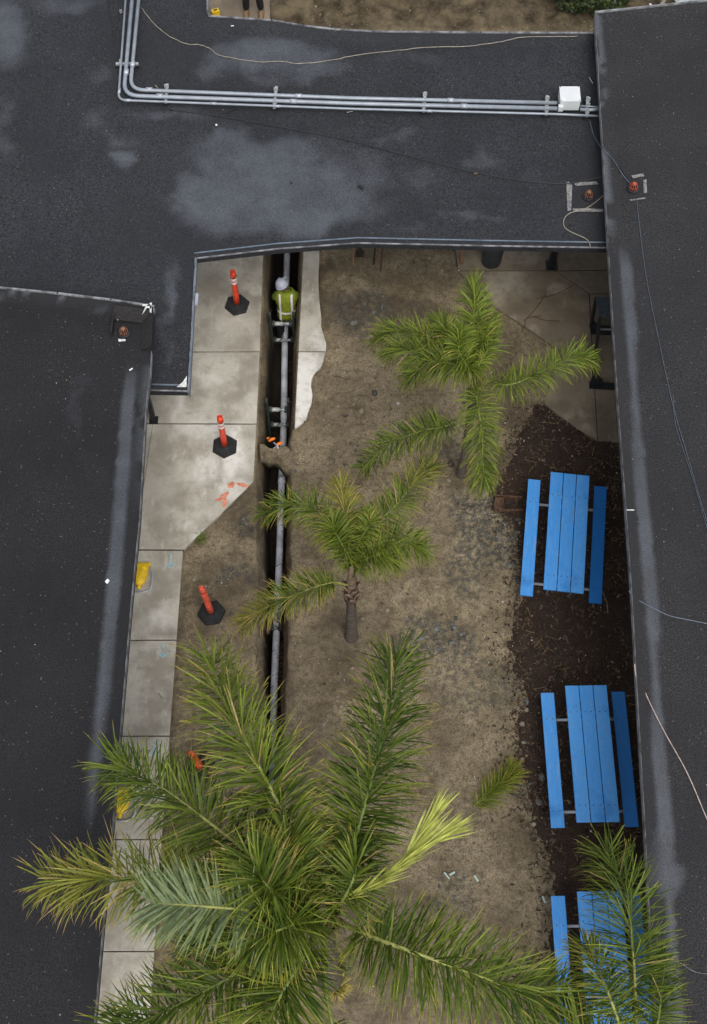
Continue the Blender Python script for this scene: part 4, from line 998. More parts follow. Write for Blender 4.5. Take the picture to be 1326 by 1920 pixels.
# planks leaning on the west wall
# tool with orange grips on the plug
p = P(512, 831, 0); tl = thing('hand_tool', (p.x, p.y, 0), 'small grey tool with bright orange grips lying on the soil plug', 'tool')
for (a, b) in ((510, 826), (524, 834)):
    q = P(a, b, -.02); mb = MB(); mb.tube([q+Vector((-.05, -.03, .03)), q+Vector((0, 0, .045)), q+Vector((.05, .025, .03))], [.02, .028, .018], 8); mb.build('grip', 'orange_plastic', tl, True)
mb = MB(); a, b = P(514, 832, -.02), P(523, 846, -.03); mb.tube([a+Vector((0, 0, .04)), a.lerp(b, .5)+Vector((.02, 0, .06)), b+Vector((0, 0, .03))], .012, 6); mb.tube([P(521, 836, .0), P(512, 842, -.01)], .013, 6); mb.build('blade', 'galv', tl)
bit(503, 822, -.02, .05, .03, .02, .4, 'orange_plastic', 'plastic_scrap', 'tiny orange scrap on the trench lip', 'scrap')
# ================================================================== DELINEATOR POSTS
def delineator():
    t0 = thing('delineator_post', (0, 0, 0), 'x', 'delineator')
    R = .215
    mb = MB(); mb.lathe([(R, 0), (R, .03), (R*.93, .05), (R*.55, .062), (.07, .075), (.06, .10)], (0, 0, 0), 6, math.radians(8)); mb.build('base', 'rubber_black', t0, bevel=.006)
    mb = MB(); mb.lathe([(.052, .07), (.050, .3), (.047, .70), (.0465, .82)], (0, 0, 0), 18); mb.build('tube', 'orange_post', t0, True)
    mb = MB(); mb.lathe([(.049, .82), (.050, .90), (.046, .93), (.034, .95), (.012, .952)], (0, 0, 0), 18); cp = mb.build('top_cap', 'orange_post', t0, True)
    mb = MB(); mb.tube([(-.03, 0, .94), (-.032, 0, .99), (-.012, 0, 1.02), (.012, 0, 1.02), (.032, 0, .99), (.03, 0, .94)], .012, 7); mb.build('grip', 'orange_post', cp, True)
    for z in (.66, .755):
        mb = MB(); mb.lathe([(.0485, z), (.0495, z+.004), (.0495, z+.056), (.0485, z+.06)], (0, 0, 0), 18); mb.build('reflective_band', 'reflect_white', t0, True)
    return t0
def restyle(root, mat, keep_bands=True):
    for ch in list(root.children):
        if ch.name.startswith(('tube', 'top_cap')):
            ch.data = ch.data.copy(); ch.data.materials[0] = M[mat]
            for g_ in ch.children: g_.data = g_.data.copy(); g_.data.materials[0] = M[mat]
        if not keep_bands and ch.name.startswith('reflective'): bpy.data.objects.remove(ch)
d0 = delineator(); D = [d0]+[copy_tree(d0) for _ in range(3)]
for o, (a, b, z, rz, tx, ty, labl) in zip(D, [(445, 573, ZC, .15, 0, 0, 'red orange post with two white bands on the concrete nearest the walkway roof'), (422, 838, ZC, .35, 0, 0, 'red orange banded post on the slab with orange paint marks'),
                                       (397, 1150, .03, .0, -.02, -.06, 'worn reddish post without bands standing on bare dirt'), (377, 1440, .03, .2, .04, -.05, 'bright orange post nearly hidden behind palm fronds')]):
    p = P(a, b, z); o.location = p; o.rotation_euler = (tx, ty, rz); o['label'] = labl; o['group'] = 'orange delineator posts beside the trench'
restyle(D[2], 'orange_post_worn', False); restyle(D[3], 'orange_post_bright', False)
for x in D[2:]:
    x['label'] = x['label']
# ring half buried near the third post
# ================================================================== SANDBAGS on stand feet
def sandbag(px, py, label, flip=1):
    p = P(px, py, ZC); t0 = thing('sandbag', (p.x, p.y, ZC), label, 'sandbag')
    mb = MB(); rings = []
    prof = [(-.235, .02, .016), (-.20, .035, .022), (-.175, .020, .018), (-.15, .065, .04), (-.09, .10, .06), (0, .118, .068), (.09, .122, .066), (.16, .125, .05), (.20, .128, .022), (.212, .126, .008)]
    seg = 20; vs = []; fs = []
    for i, (v, w, h) in enumerate(prof):
        for k in range(seg):
            a = 2*math.pi*k/seg; wr = 1+.06*math.sin(5*a+i*1.3)+random.uniform(-.03, .03)
            x = w*math.copysign(abs(math.cos(a))**.8, math.cos(a))*wr; z = .07+h*math.sin(a)*wr*(1 if math.sin(a) > 0 else .9)
            vs.append((p.x+x+.02*v, p.y+v, ZC+max(.012, z)))
    for i in range(len(prof)-1):
        for k in range(seg): k2 = (k+1) % seg; fs.append((i*seg+k, i*seg+k2, (i+1)*seg+k2, (i+1)*seg+k))
    fs.append(tuple(range(seg-1, -1, -1))); fs.append(tuple((len(prof)-1)*seg+k for k in range(seg)))
    mb.add(vs, fs); o = mb.build('bag', 'bag_yellow', t0, True); sb = o.modifiers.new('sub', 'SUBSURF'); sb.levels = 1; sb.render_levels = 1
    mb = MB(); mb.tube([p+Vector((.10, .20, .06)), p+Vector((.13, .185, .075)), p+Vector((.145, .16, .05))], [.02, .028, .012], 7); mb.build('bag_corner', 'bag_yellow', t0, True)
    mb = MB(); mb.tube([p+Vector((.024*math.cos(a), -.175, .075+.022*math.sin(a))) for a in np.linspace(0, 6.28, 11)], .005, 5); mb.build('tie', 'orange_plastic', t0)
    return t0
def stand(px, py, label):
    p = P(px, py, ZC); t0 = thing('fence_stand', (p.x, p.y, ZC), label, 'stand')
    q = [(-.42, -.20), (.03, -.20), (.10, -.17), (.135, -.10), (.135, .10), (.10, .17), (.03, .20), (-.42, .20)]
    mb = MB(); mb.tube([Vector((p.x+a, p.y+b, ZC+.02)) for a, b in q], .016, 8); mb.build('foot_loop', 'galv', t0, True)
    mb = MB(); mb.tube([(p.x-.38, p.y-.2, ZC+.02), (p.x-.38, p.y+.2, ZC+.02)], .016, 8); mb.build('cross_bar', 'galv', t0, True)
    for dy in (-.06, .06):
        mb = MB(); mb.tube([(p.x-.38, p.y+dy, ZC+.02), (p.x-.38, p.y+dy, ZC+.32)], .02, 8); mb.build('spigot', 'galv', t0, True)
stand(269, 1088, 'bent grey tube stand under the upper yellow sandbag'); sandbag(264, 1082, 'plump yellow sandbag tied at the neck on the slab with a cyan arrow')
stand(236, 1513, 'bent grey tube stand under the lower yellow sandbag'); sandbag(229, 1506, 'yellow sandbag partly covered by palm frond tips')
# ================================================================== PICNIC TABLES
def table():
    t0 = thing('picnic_table', (0, 0, 0), 'x', 'picnic table')
    L = 1.93; zt, zs = .76, .45; w = .188
    def plank(cx, z, LL, mat, name):
        mb = MB(); mb.box((cx, 0, z-.02), (w, LL, .04)); return mb.build(name, mat, t0, bevel=.004)
    for k in (-1, 0, 1): plank(k*.198, zt, L, 'blue_paint', 'tabletop_plank')
    plank(-.505, zs, L, 'blue_paint', 'bench_plank'); o = plank(.51, zs, L, 'blue_paint', 'bench_plank')
    for yy in (-L*.31-.14, L*.31-.02):
        mb = MB(); mb.tube([(-.56, yy, zs-.065), (.56, yy, zs-.065)], .021, 10); mb.build('cross_tube', 'galv', t0, True)
        for cx, z_ in ((-.505, zs), (-.198, zt), (0, zt), (.198, zt), (.51, zs)):
            for sx in (-.045, .045):
                mb = MB(); mb.lathe([(.009, z_-.002), (.009, z_+.003), (.004, z_+.0045)], (cx+sx, yy, 0), 8); mb.build('bolt', 'shore_green', t0)
        mb = MB(); mb.bar((-.29, yy, zt-.06), (.29, yy, zt-.06), .045, .04); mb.build('top_bracket', 'galv', t0)
        for s_ in (-1, 1):
            mb = MB(); mb.tube([(s_*.17, yy, zt-.06), (s_*.17, yy, .40), (s_*.17, yy, .0)], .021, 10); mb.build('leg', 'galv', t0, True)
    mb = MB(); mb.tube([(0, -L*.31-.14, zs-.065), (0, -.05, zt-.06)], .016, 8); mb.tube([(0, L*.31-.02, zs-.065), (0, .05, zt-.06)], .016, 8); mb.build('brace', 'galv', t0, True)
    return t0
T0 = table(); T1 = copy_tree(T0); T2 = copy_tree(T0)
def put_table(o, top, bot, label):
    a, b = P(*top, .76), P(*bot, .76); c = (a+b)/2; d = a-b
    o.location = (c.x, c.y, .02); o.rotation_euler = (0, 0, math.atan2(d.y, d.x)-math.pi/2)
    o['label'] = label; o['group'] = 'blue picnic tables on the mulch'; return d.length
LEN = [put_table(T0, (1069, 890), (1056.5, 1108.5), 'blue picnic table nearest the patio with one darker bench'), put_table(T1, (1098.5, 1288.5), (1121.5, 1538.5), 'blue picnic table in the middle of the row fully in view'),
       put_table(T2, (1124, 1682), (1147, 1952), 'blue picnic table partly covered by palm fronds')]
print('table lengths', LEN)
for T, k in ((T0, 1),):
    bp = [c for c in T.children if c.name.startswith('bench_plank')][1]; bp.data = bp.data.copy(); bp.data.materials[0] = M['blue_paint_dark']; bp['label'] = 'darker blue bench plank'
t = NT('blue_paint_mid'); g = t.noise(6, 6, .65, t.stretch((7, .6, 1)))
c = t.mix(t.ramp(g, .4, .75, 0, .6), (.028, .20, .56), (.05, .25, .62)); c = t.mix(t.ramp(t.noise(90, 2), .3, .75, 0, .35), c, (.015, .11, .36)); t.bump(g, .25, .004); t.fin(c, .48, 0, .4); M['blue_paint_mid'] = t.m
for T in (T1, T2):
    bp = [c for c in T.children if c.name.startswith('bench_plank')][1]; bp.data = bp.data.copy(); bp.data.materials[0] = M['blue_paint_mid']
# ================================================================== small things in the court
# rubbish bin below the eaves
p = P(921, 490, ZC); bn = thing('rubbish_bin', (p.x, p.y, ZC), 'dark grey plastic bin half hidden below the walkway gutter', 'bin')
mb = MB(); mb.lathe([(.155, 0), (.165, .01), (.19, .45), (.20, .62)], p, 24); mb.build('body', 'bin_plastic', bn, True)
mb = MB(); mb.lathe([(.203, .60), (.215, .605), (.215, .64), (.205, .645)], p, 24); mb.build('rim', 'rubber_black', bn, True)
mb = MB(); mb.bar(p+Vector((.2, 0, .6)), p+Vector((.27, .05, .58)), .05, .03); mb.build('handle', 'rubber_black', bn)
# wooden stakes
def stake(px, py, h, mat, label, tip=True):
    p = P(px, py, 0); mb = MB(); mb.tube([(p.x, p.y, -.05), (p.x+.01, p.y+.02, h*.6), (p.x+.02, p.y+.03, h)], [.016, .018, .018], 6); tag(mb.build('wooden_stake', mat), label, 'stake')
stake(662, 500, .7, 'wood_stake', 'tan wooden stake leaning below the gutter bend')
stake(701, 497, .5, 'wood_dark', 'dark broken stake right of the tan one below the gutter')
stake(714, 508, .6, 'rot_wood', 'brown stake third from the trench below the gutter')
# broken wooden box by the upper table
p = P(950, 948, 0); wb = thing('wooden_box', (p.x, p.y, 0), 'broken reddish wooden box half sunk in dirt beside the upper table', 'box')
z0 = gz(p.x, p.y)
for (dx, dy, L, w, h, rz, nm) in ((-.19, .0, .16, .024, .16, 1.35, 'end_board'), (-.07, .02, .18, .024, .16, 1.4, 'end_board'), (-.13, -.11, .16, .022, .13, -.2, 'side_board'), (.02, .11, .42, .022, .14, -.08, 'side_board'), (.05, -.12, .40, .022, .12, .02, 'side_board')):
    mb = MB(); mb.box((p.x+dx, p.y+dy, z0+h*.5), (L, w, h), rz); mb.build(nm, 'rot_wood', wb, bevel=.004)
mb = MB(); mb.box((p.x-.13, p.y, z0+.115), (.10, .19, .02), -.18); mb.build('lid_board', 'rot_wood', wb, bevel=.004)
mb = MB(); mb.box((p.x+.08, p.y, z0+.02), (.3, .22, .02)); mb.build('bottom_board', 'wood_dark', wb)
# black steel frame with a grey panel by the right wall
p = P(1112, 660, ZC); fr = thing('steel_frame_stand', (p.x, p.y, ZC), 'black steel frame with a grey top panel standing on the patio under the right eave', 'stand')
def pbar(a, b, w, h, name, mat='black_steel'):
    mb = MB(); mb.bar(P(*a), P(*b), w, h); return mb.build(name, mat, fr, bevel=.004)
pbar((1107, 619, ZC+.03), (1185, 622, ZC+.03), .14, .05, 'foot'); pbar((1105, 722, ZC+.03), (1195, 727, ZC+.03), .11, .05, 'foot')
mb = MB(); q = PP([(1112, 698), (1130, 712), (1130, 722), (1105, 724)], ZC+.05); mb.prism([(v.x, v.y) for v in q], ZC+.055, ZC+.075); mb.build('gusset', 'black_steel', fr)
mb = MB(); q = PP([(1113, 602), (1120, 608), (1122, 622), (1107, 622)], ZC+.05); mb.prism([(v.x, v.y) for v in q], ZC+.056, ZC+.076); mb.build('gusset', 'black_steel', fr)
pbar((1108, 613, ZC), (1118, 558, .96), .045, .045, 'leg'); pbar((1113, 700, ZC), (1125, 596, .96), .045, .045, 'leg')
mb = MB(); q = PP([(1117, 558), (1190, 557), (1192, 593), (1123, 594)], .98); mb.prism([(v.x, v.y) for v in q], .97, 1.0); mb.build('top_panel', 'grey_panel', fr, bevel=.004)
pbar((1124, 612, .7), (1190, 613, .7), .03, .03, 'rail'); pbar((1123, 617, .62), (1190, 619, .62), .025, .025, 'rail', 'galv')
mb = MB(); q = PP([(1126, 596), (1190, 596), (1190, 611), (1124, 611)], .7); mb.prism([(v.x, v.y) for v in q], .685, .695); plain('shelf', (.085, .095, .05), .6); lab(mb.build('lower_panel', 'shelf', fr), 'olive lower shelf panel')
# vines on the patio
def twig(pts, r, label, mat='twig', z=ZC+.012):
    mb = MB()
    for line in pts: mb.tube(catmull([P(a, b, z+random.uniform(0, .02)) for a, b in line], max(6, 3*len(line))), r, 5)
    tag(mb.build('twig', mat), label, 'twig')
twig([[(978, 624), (986, 604), (983, 600), (1000, 594), (1020, 600), (1050, 602)], [(985, 600), (1010, 572), (1025, 548)], [(1000, 594), (1016, 592)], [(1006, 560), (1040, 552), (1076, 535)]], .0055, 'dark bare vine branches lying on the patio')
twig([[(626, 705), (640, 708), (650, 712)]], .006, 'short dark twig on the dirt left of the upper palm', z=.04)
twig([[(1128, 888), (1145, 896), (1163, 902)], [(1140, 893), (1158, 898)]], .006, 'rusty twig on mulch between the upper table and the roof edge', 'rot_wood', .08)
twig([[(1128, 1105), (1138, 1130), (1140, 1150)]], .005, 'straw coloured stalk beside the upper table bench end', 'cable_beige', .08)
twig([[(297, 1186+113), (305, 1310)], ], .006, 'pale twig on the dirt beside the long slab', 'cable_beige', .04)
for (a, b, L, rz, mat, labl) in ((1020, 1687, .10, -1.2, 'paper_green', 'pale green scrap of paper left of the third table'), (838, 1642, .12, -.9, 'paper_green', 'pale green sliver of plastic on bare dirt'), (848, 1638, .09, .5, 'paper_green', 'second pale green sliver beside the first on bare dirt'), (893, 1647, .10, -1.0, 'paper_green', 'pale green sliver standing apart on bare dirt')):
    p = P(a, b, 0); bit(a, b, gz(p.x, p.y)+.03, L, .022 if L > .1 else .03, .006, rz, mat, 'scrap', labl, 'scrap')
# yellow box by the standing person
p = P(405, 28, ZC); yb = thing('yellow_box', (p.x, p.y, ZC), 'small yellow case with a dark label near the standing person', 'case')
mb = MB(); mb.box((p.x, p.y, ZC+.06), (.14, .10, .12), .35); mb.build('case', 'bag_yellow', yb, bevel=.01)
mb = MB(); mb.box((p.x, p.y+.005, ZC+.1225), (.07, .03, .004), .35); mb.build('label', 'black_print', yb)
mb = MB(); mb.box((p.x-.03, p.y-.07, ZC+.015), (.16, .06, .02), .2); mb.build('lid_flap', 'bag_yellow', yb)
# ================================================================== PALMS
def leaflets(path, n, L, w, u0, droop, spread, dry, light, glau, ang0=82, ang1=50, kink=.5, rnd=1.0):
    m = len(path); T = []
    for i in range(m): T.append((path[min(i+1, m-1)]-path[max(i-1, 0)]).normalized())
    V = []; Fc = []; A = []
    Z = Vector((0, 0, 1))
    for i in range(n):
        for sd in (-1, 1):
            u = u0+(1-u0)*(i+random.uniform(-.4, .4))/(n-1); u = min(max(u, 0), .999)
            uu = max(0.0, (u-u0)/(1-u0)); f = u*(m-1); k = min(int(f), m-2)
            p = path[k].lerp(path[k+1], f-k); t = T[k].lerp(T[k+1], f-k).normalized()
            up = (Z-t*Z.dot(t))
            if up.length < .05: up = t.orthogonal()
            up.normalize(); s_ = t.cross(up)*sd
            prof = (.5+.5*min(1, uu/.2))*(1-.25*max(0, (uu-.6)/.4)**1.6)
            l = L*prof*random.uniform(.8, 1.12)
            phi = math.radians(ang0+(ang1-ang0)*uu**1.2+random.gauss(0, 7*rnd)); psi = math.radians(random.gauss(12, spread))
            d = t*math.cos(phi)+(s_*math.cos(psi)+up*math.sin(psi))*math.sin(phi)
            q = d.cross(up); q = q if q.length > .05 else d.orthogonal(); q.normalize()
            tw = random.uniform(-.9, .9); q = (q*math.cos(tw)+d.cross(q)*math.sin(tw)).normalized()
            dr = droop*random.uniform(.4, 1.6); kk = random.random() < kink; kp = random.uniform(.5, .75)
            lg = min(1, max(0, light+random.gauss(0, .30))); gl = glau if random.random() < .8 else glau*.4
            ld = dry+random.gauss(0, .10); deadleaf = random.random() < dry*.10
            cr = p.copy(); dd = d.copy(); o = len(V); st = 6
            for j in range(st+1):
                v = j/st
                ww = w*(.55+.9*v if v < .35 else .87*max(0.0,1-(v-.35)/.65)**.8+.02)*.5
                V.append(cr+q*ww); V.append(cr-q*ww)
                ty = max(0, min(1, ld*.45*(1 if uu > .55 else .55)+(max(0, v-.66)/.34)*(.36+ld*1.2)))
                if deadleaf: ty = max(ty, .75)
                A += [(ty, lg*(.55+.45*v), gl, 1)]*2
                if kk and v >= kp: dd = (dd+Vector((random.uniform(-.2, .2), random.uniform(-.2, .2), -.9*droop-.25))).normalized(); kk = False
                dd = (dd+Vector((0, 0, -dr*.22*v*2))).normalized()
                cr = cr+dd*(l/st)
            for j in range(st):
                a = o+2*j; Fc.append((a, a+1, a+3, a+2))
    return V, Fc, A
def frond(palm, ctl, n=70, L=.45, w=.022, u0=.12, droop=.5, spread=40, dry=.15, light=.45, glau=0.0, r0=.018, label=None, kink=.5, ang0=82, ang1=50, mat='rachis', name='frond', zoff=0, m=36, dens=2.0):
    pts = [P(a, b, z+zoff) for a, b, z in ctl]; path = catmull(pts, m)
    mb = MB(); mb.tube(path, [r0*(1-.85*i/(m-1)) for i in range(m)], 6); o = mb.build(name, mat, palm, True)
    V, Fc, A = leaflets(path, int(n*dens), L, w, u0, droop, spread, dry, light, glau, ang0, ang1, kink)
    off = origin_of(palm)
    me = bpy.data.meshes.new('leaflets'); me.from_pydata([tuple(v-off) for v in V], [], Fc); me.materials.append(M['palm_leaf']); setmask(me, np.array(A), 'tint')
    lf = bpy.data.objects.new('leaflets', me); COL.objects.link(lf); lf.parent = o; lf['kind'] = 'stuff'
    if label: o['label'] = label
    return o
def palm(base_px, crown_z, label, r=.11, boots=0, top=None):
    b = P(*base_px, 0); t0 = thing('palm_tree', (b.x, b.y, gz(b.x, b.y)), label, 'palm tree', 'palm trees in the courtyard')
    N = 26; prof = []
    for i in range(N):
        u = i/(N-1); rr = r*(1.25-.35*min(1, u*4)+(.03*math.sin(i*2.1))) * (1-.12*u)
        prof.append((rr*(1.0 if i % 2 else .95), -.06+u*(crown_z-.25)))
    mb = MB(); mb.lathe(prof, (b.x, b.y, gz(b.x, b.y)), 18); mb.build('trunk', 'palm_trunk', t0, True)
    mb = MB(); zb = crown_z-.35
    mb.lathe([(r*.85, zb), (r*1.0, zb+.12), (r*.8, zb+.35), (r*.45, zb+.62), (r*.2, zb+.85)], (b.x, b.y, 0), 12); mb.build('crownshaft', 'palm_boot', t0, True)
    for k in range(boots):
        a = k*2.4; zz = zb-.28+.5*k/max(1, boots); c, s_ = math.cos(a), math.sin(a)
        mb = MB(); q = Vector((b.x, b.y, zz)); rr = r*.92
        tq = Vector((-s_, c, 0)); ring = [(rr*.9, -.10, .075), (rr*1.18, .02, .07), (rr*1.45, .12, .05), (rr*1.75, .20, .03)]; vv = []
        for (ro, zo, hw) in ring:
            for kk in (-1, -.5, 0, .5, 1): vv.append(q+Vector((c, s_, 0))*(ro-.25*rr*kk*kk)+tq*hw*kk+Vector((0, 0, zo)))
        mb.add(vv, [(i*5+j, i*5+j+1, i*5+j+6, i*5+j+5) for i in range(3) for j in range(4)]); lb = mb.build('leaf_base', 'palm_boot', t0, True); sd = lb.modifiers.new('solid', 'SOLIDIFY'); sd.thickness = .022
    return t0, b
# --- upper palm
pa, ba = palm((866, 888), 3.0, 'green palm in the upper right of the courtyard with drooping fronds', .075, 6)
zc = 3.05
cx, cy = PX(ba.x, ba.y, zc); cx, cy = float(cx), float(cy); print('palm A crown px', cx, cy)
K = dict(dens=2.6, w=.0155, droop=1.05, L=.42, dry=.14, light=.66, kink=.7)
frond(pa, [(cx, cy, zc), (890, 640, 3.5), (889, 570, 3.6), (893, 528, 3.2)], **K, n=85)
frond(pa, [(cx, cy, zc), (855, 650, 3.4), (800, 632, 3.4), (735, 622, 3.1), (706, 636, 2.7)], **K, n=85)
frond(pa, [(cx, cy, zc), (858, 660, 3.5), (835, 618, 3.6), (822, 596, 3.4)], **{**K, 'L': .34}, n=70)
frond(pa, [(cx, cy, zc), (865, 690, 3.6), (835, 680, 3.7), (790, 690, 3.5), (765, 710, 3.2)], **{**K, 'L': .40, 'light': .5}, n=80)
frond(pa, [(cx, cy, zc), (950, 722, 3.3), (1020, 694, 3.3), (1080, 668, 3.1), (1106, 678, 2.8)], **{**K, 'light': .68}, n=85)
frond(pa, [(cx, cy, zc), (894, 745, 3.4), (902, 800, 3.4), (906, 868, 3.0), (906, 912, 2.6)], **{**K, 'light': .62}, n=85)
frond(pa, [(cx-10, cy+45, zc-.2), (845, 795, 2.9), (790, 808, 2.8), (725, 835, 2.5), (678, 880, 2.0)], **{**K, 'light': .45, 'dry': .18}, n=80, u0=.22, label='lowest frond of the upper palm pointing left')
frond(pa, [(cx, cy, zc), (895, 690, 3.5), (922, 640, 3.5), (932, 592, 3.1)], **{**K, 'L': .2}, n=40, u0=.3)
frond(pa, [(cx, cy, zc), (880, 690, 3.7), (860, 655, 4.0), (868, 620, 4.1)], **{**K, 'L': .36}, n=60)
frond(pa, [(cx, cy, zc), (850, 690, 3.4), (800, 665, 3.5), (755, 655, 3.3), (728, 662, 3.0)], **{**K, 'light': .55}, n=75)
frond(pa, [(cx, cy, zc), (905, 660, 3.5), (905, 610, 3.5), (898, 570, 3.3)], **{**K, 'light': .5}, n=65)
# --- middle palm
pb_, bb = palm((659, 1192), 2.1, 'middle palm with bare ringed trunk and browning frond tips', .092, 14)
zc = 2.2
cx, cy = PX(bb.x, bb.y, zc); cx, cy = float(cx), float(cy); print('palm B crown px', cx, cy)
K = dict(dens=2.5, w=.0155, droop=.85, L=.43, dry=.58, light=.55, kink=.5)
frond(pb_, [(cx, cy, zc), (645, 1020, 2.6), (600, 965, 2.7), (545, 945, 2.5), (492, 962, 2.1)], **{**K, 'dry': .3}, n=85)
frond(pb_, [(cx, cy, zc), (655, 1010, 2.7), (645, 950, 2.8), (640, 905, 2.5)], **{**K, 'dry': .8}, n=75, label='yellow brown frond rising from the middle palm')
frond(pb_, [(cx, cy, zc), (690, 1000, 2.6), (745, 945, 2.7), (785, 895, 2.6), (812, 870, 2.3)], **K, n=90)
frond(pb_, [(cx, cy, zc), (690, 1030, 2.6), (740, 1012, 2.7), (775, 1020, 2.5), (790, 1030, 2.3)], **{**K, 'dry': .15, 'light': .6}, n=80)
frond(pb_, [(cx-6, cy+12, zc-.1), (620, 1093, 2.3), (560, 1112, 2.2), (500, 1140, 1.9), (452, 1172, 1.5)], **{**K, 'dry': .75, 'L': .42, 'droop': .8}, n=95, u0=.2, mat='rachis_yellow', label='lower left frond with dry brown tips')
frond(pb_, [(cx, cy, zc), (645, 1030, 2.8), (630, 1000, 3.0), (622, 985, 3.0)], **{**K, 'dry': .25, 'L': .36}, n=70)
frond(pb_, [(cx, cy, zc), (672, 1020, 2.8), (692, 985, 3.0), (690, 960, 3.0)], **{**K, 'dry': .3, 'L': .25}, n=50)
frond(pb_, [(cx, cy, zc), (685, 1050, 2.6), (715, 1040, 2.7), (742, 1048, 2.5)], **{**K, 'dry': .15, 'light': .65}, n=60)
# --- large palm in the foreground
zc = 5.2
top = P(605, 1715, zc); gx, gy = PX(top.x, top.y, 0)
pc, bc = palm((float(gx), float(gy)), zc, 'largest palm in the foreground spreading wide fronds and a yellow unopened spear', .14, 10)
K = dict(dens=2.5, w=.0215, droop=.95, L=.72, dry=.26, light=.48, kink=.65, r0=.032)
frond(pc, [(595, 1705, zc), (548, 1565, 5.8), (485, 1435, 5.9), (430, 1335, 5.6), (395, 1235, 5.0)], **{**K, 'dry': .42, 'light': .6}, n=115, mat='rachis_yellow')
frond(pc, [(612, 1700, zc), (660, 1590, 5.7), (695, 1470, 5.8), (725, 1350, 5.5), (745, 1225, 5.0)], **{**K, 'light': .3, 'dry': .25}, n=115)
frond(pc, [(590, 1705, zc), (490, 1620, 5.5), (390, 1540, 5.5), (300, 1475, 5.2), (215, 1435, 4.8)], **{**K, 'light': .45, 'dry': .15}, n=100, mat='rachis_yellow')
frond(pc, [(590, 1712, zc), (465, 1680, 5.3), (330, 1650, 5.2), (190, 1648, 4.8), (95, 1655, 4.3)], **{**K, 'light': .5, 'dry': .68}, n=105, label='left reaching frond with orange tips')
frond(pc, [(605, 1722, zc), (530, 1712, 6.0), (440, 1704, 6.3), (350, 1697, 6.3), (285, 1694, 6.2)], w=.030, droop=.16, L=.52, dry=.02, light=.5, glau=.55, kink=.1, r0=.03, n=62, mat='rachis_yellow', spread=16, label='silvery green frond lying across the foreground palm')
frond(pc, [(620, 1722, zc), (720, 1765, 5.6), (850, 1812, 5.6), (970, 1855, 5.2), (1075, 1875, 4.6)], **{**K, 'light': .38, 'L': .74}, n=120, mat='rachis_yellow')
frond(pc, [(590, 1730, zc), (500, 1790, 5.5), (400, 1850, 5.4), (300, 1900, 5.0), (220, 1930, 4.5)], **{**K, 'light': .3, 'L': .72}, n=105)
frond(pc, [(600, 1735, zc), (560, 1810, 5.7), (520, 1880, 5.7), (490, 1960, 5.3), (470, 2030, 4.9)], **{**K, 'light': .38}, n=105)
frond(pc, [(600, 1715, zc), (545, 1690, 6.0), (500, 1660, 6.4), (470, 1610, 6.4)], **{**K, 'light': .42, 'L': .6, 'droop': .55}, n=80)
frond(pc, [(605, 1720, zc), (560, 1730, 6.0), (520, 1745, 6.3), (470, 1760, 6.1)], **{**K, 'light': .45, 'L': .6, 'droop': .9, 'kink': .9}, n=75)
frond(pc, [(610, 1735, zc), (610, 1850, 5.5), (640, 1990, 5.2), (660, 2080, 4.8)], **{**K, 'light': .35, 'L': .42}, n=70, u0=.5)
frond(pc, [(600, 1715, zc), (560, 1660, 5.9), (540, 1600, 6.1), (545, 1560, 6.0)], **{**K, 'light': .35, 'L': .6}, n=70)
frond(pc, [(600, 1718, zc), (640, 1690, 5.8), (665, 1640, 6.0), (670, 1590, 5.9)], **{**K, 'light': .3, 'L': .5}, n=60)
frond(pc, [(598, 1722, zc), (500, 1735, 5.6), (420, 1752, 5.5), (350, 1775, 5.1)], **{**K, 'light': .3, 'L': .5}, n=70)
# unopened yellow spear frond
pts = catmull([P(600, 1710, zc+.1), P(660, 1682, 5.9), P(730, 1640, 6.3), P(790, 1585, 6.5), P(825, 1545, 6.5)], 24)
mb = MB(); mb.tube(pts, [.03*(1-.7*i/23) for i in range(24)], 6); sp = lab(mb.build('spear_frond', 'rachis_yellow', pc, True), 'pale yellow unopened spear frond')
plain('spear_leaf', (.34, .36, .075), .5, 0, .35, 9, .25)
for end, n_, in (([(790, 1590, 6.5), (838, 1562, 6.4)], 52), ([(775, 1585, 6.6), (806, 1540, 6.7)], 44)):
    q = catmull([P(600, 1710, zc+.1), P(655, 1684, 5.9), P(720, 1646, 6.3)]+[P(*e) for e in end], 24)
    V, Fc, A = leaflets(q, n_, .50, .020, .18, .03, 45, .1, .9, .15, 6, 11, 0, .6)
    off = origin_of(pc); me = bpy.data.meshes.new('leaflets'); me.from_pydata([tuple(v-off) for v in V], [], Fc); me.materials.append(M['spear_leaf'])
    lf = bpy.data.objects.new('leaflets', me); COL.objects.link(lf); lf.parent = sp; lf['kind'] = 'stuff'
# --- palm at the lower right, trunk outside the picture
zc = 4.4
top = P(1195, 2010, zc); gx, gy = PX(top.x, top.y, 0)
pd, bd = palm((float(gx), float(gy)), zc, 'palm cut off by the lower right corner with fronds over the third table', .12, 8)
K = dict(w=.016, droop=.95, L=.66, dry=.22, light=.38, kink=.9, r0=.024)
frond(pd, [(1195, 2010, zc), (1192, 1880, 5.0), (1186, 1770, 5.1), (1172, 1670, 4.8), (1135, 1598, 4.2)], **K, n=110, mat='rachis_yellow')
frond(pd, [(1195, 2010, zc), (1165, 1930, 5.0), (1140, 1860, 5.2), (1112, 1800, 5.0), (1095, 1770, 4.8)], **{**K, 'L': .4, 'dry': .6}, n=80, mat='rachis_yellow', label='frond with pale dry leaflet tips over the table')
frond(pd, [(1195, 2010, zc), (1230, 1930, 5.0), (1240, 1850, 5.0), (1235, 1790, 4.6)], **{**K, 'L': .42}, n=70)
frond(pd, [(1195, 2010, zc), (1130, 1960, 4.9), (1060, 1930, 4.9), (1000, 1935, 4.5)], **{**K, 'light': .45}, n=70)
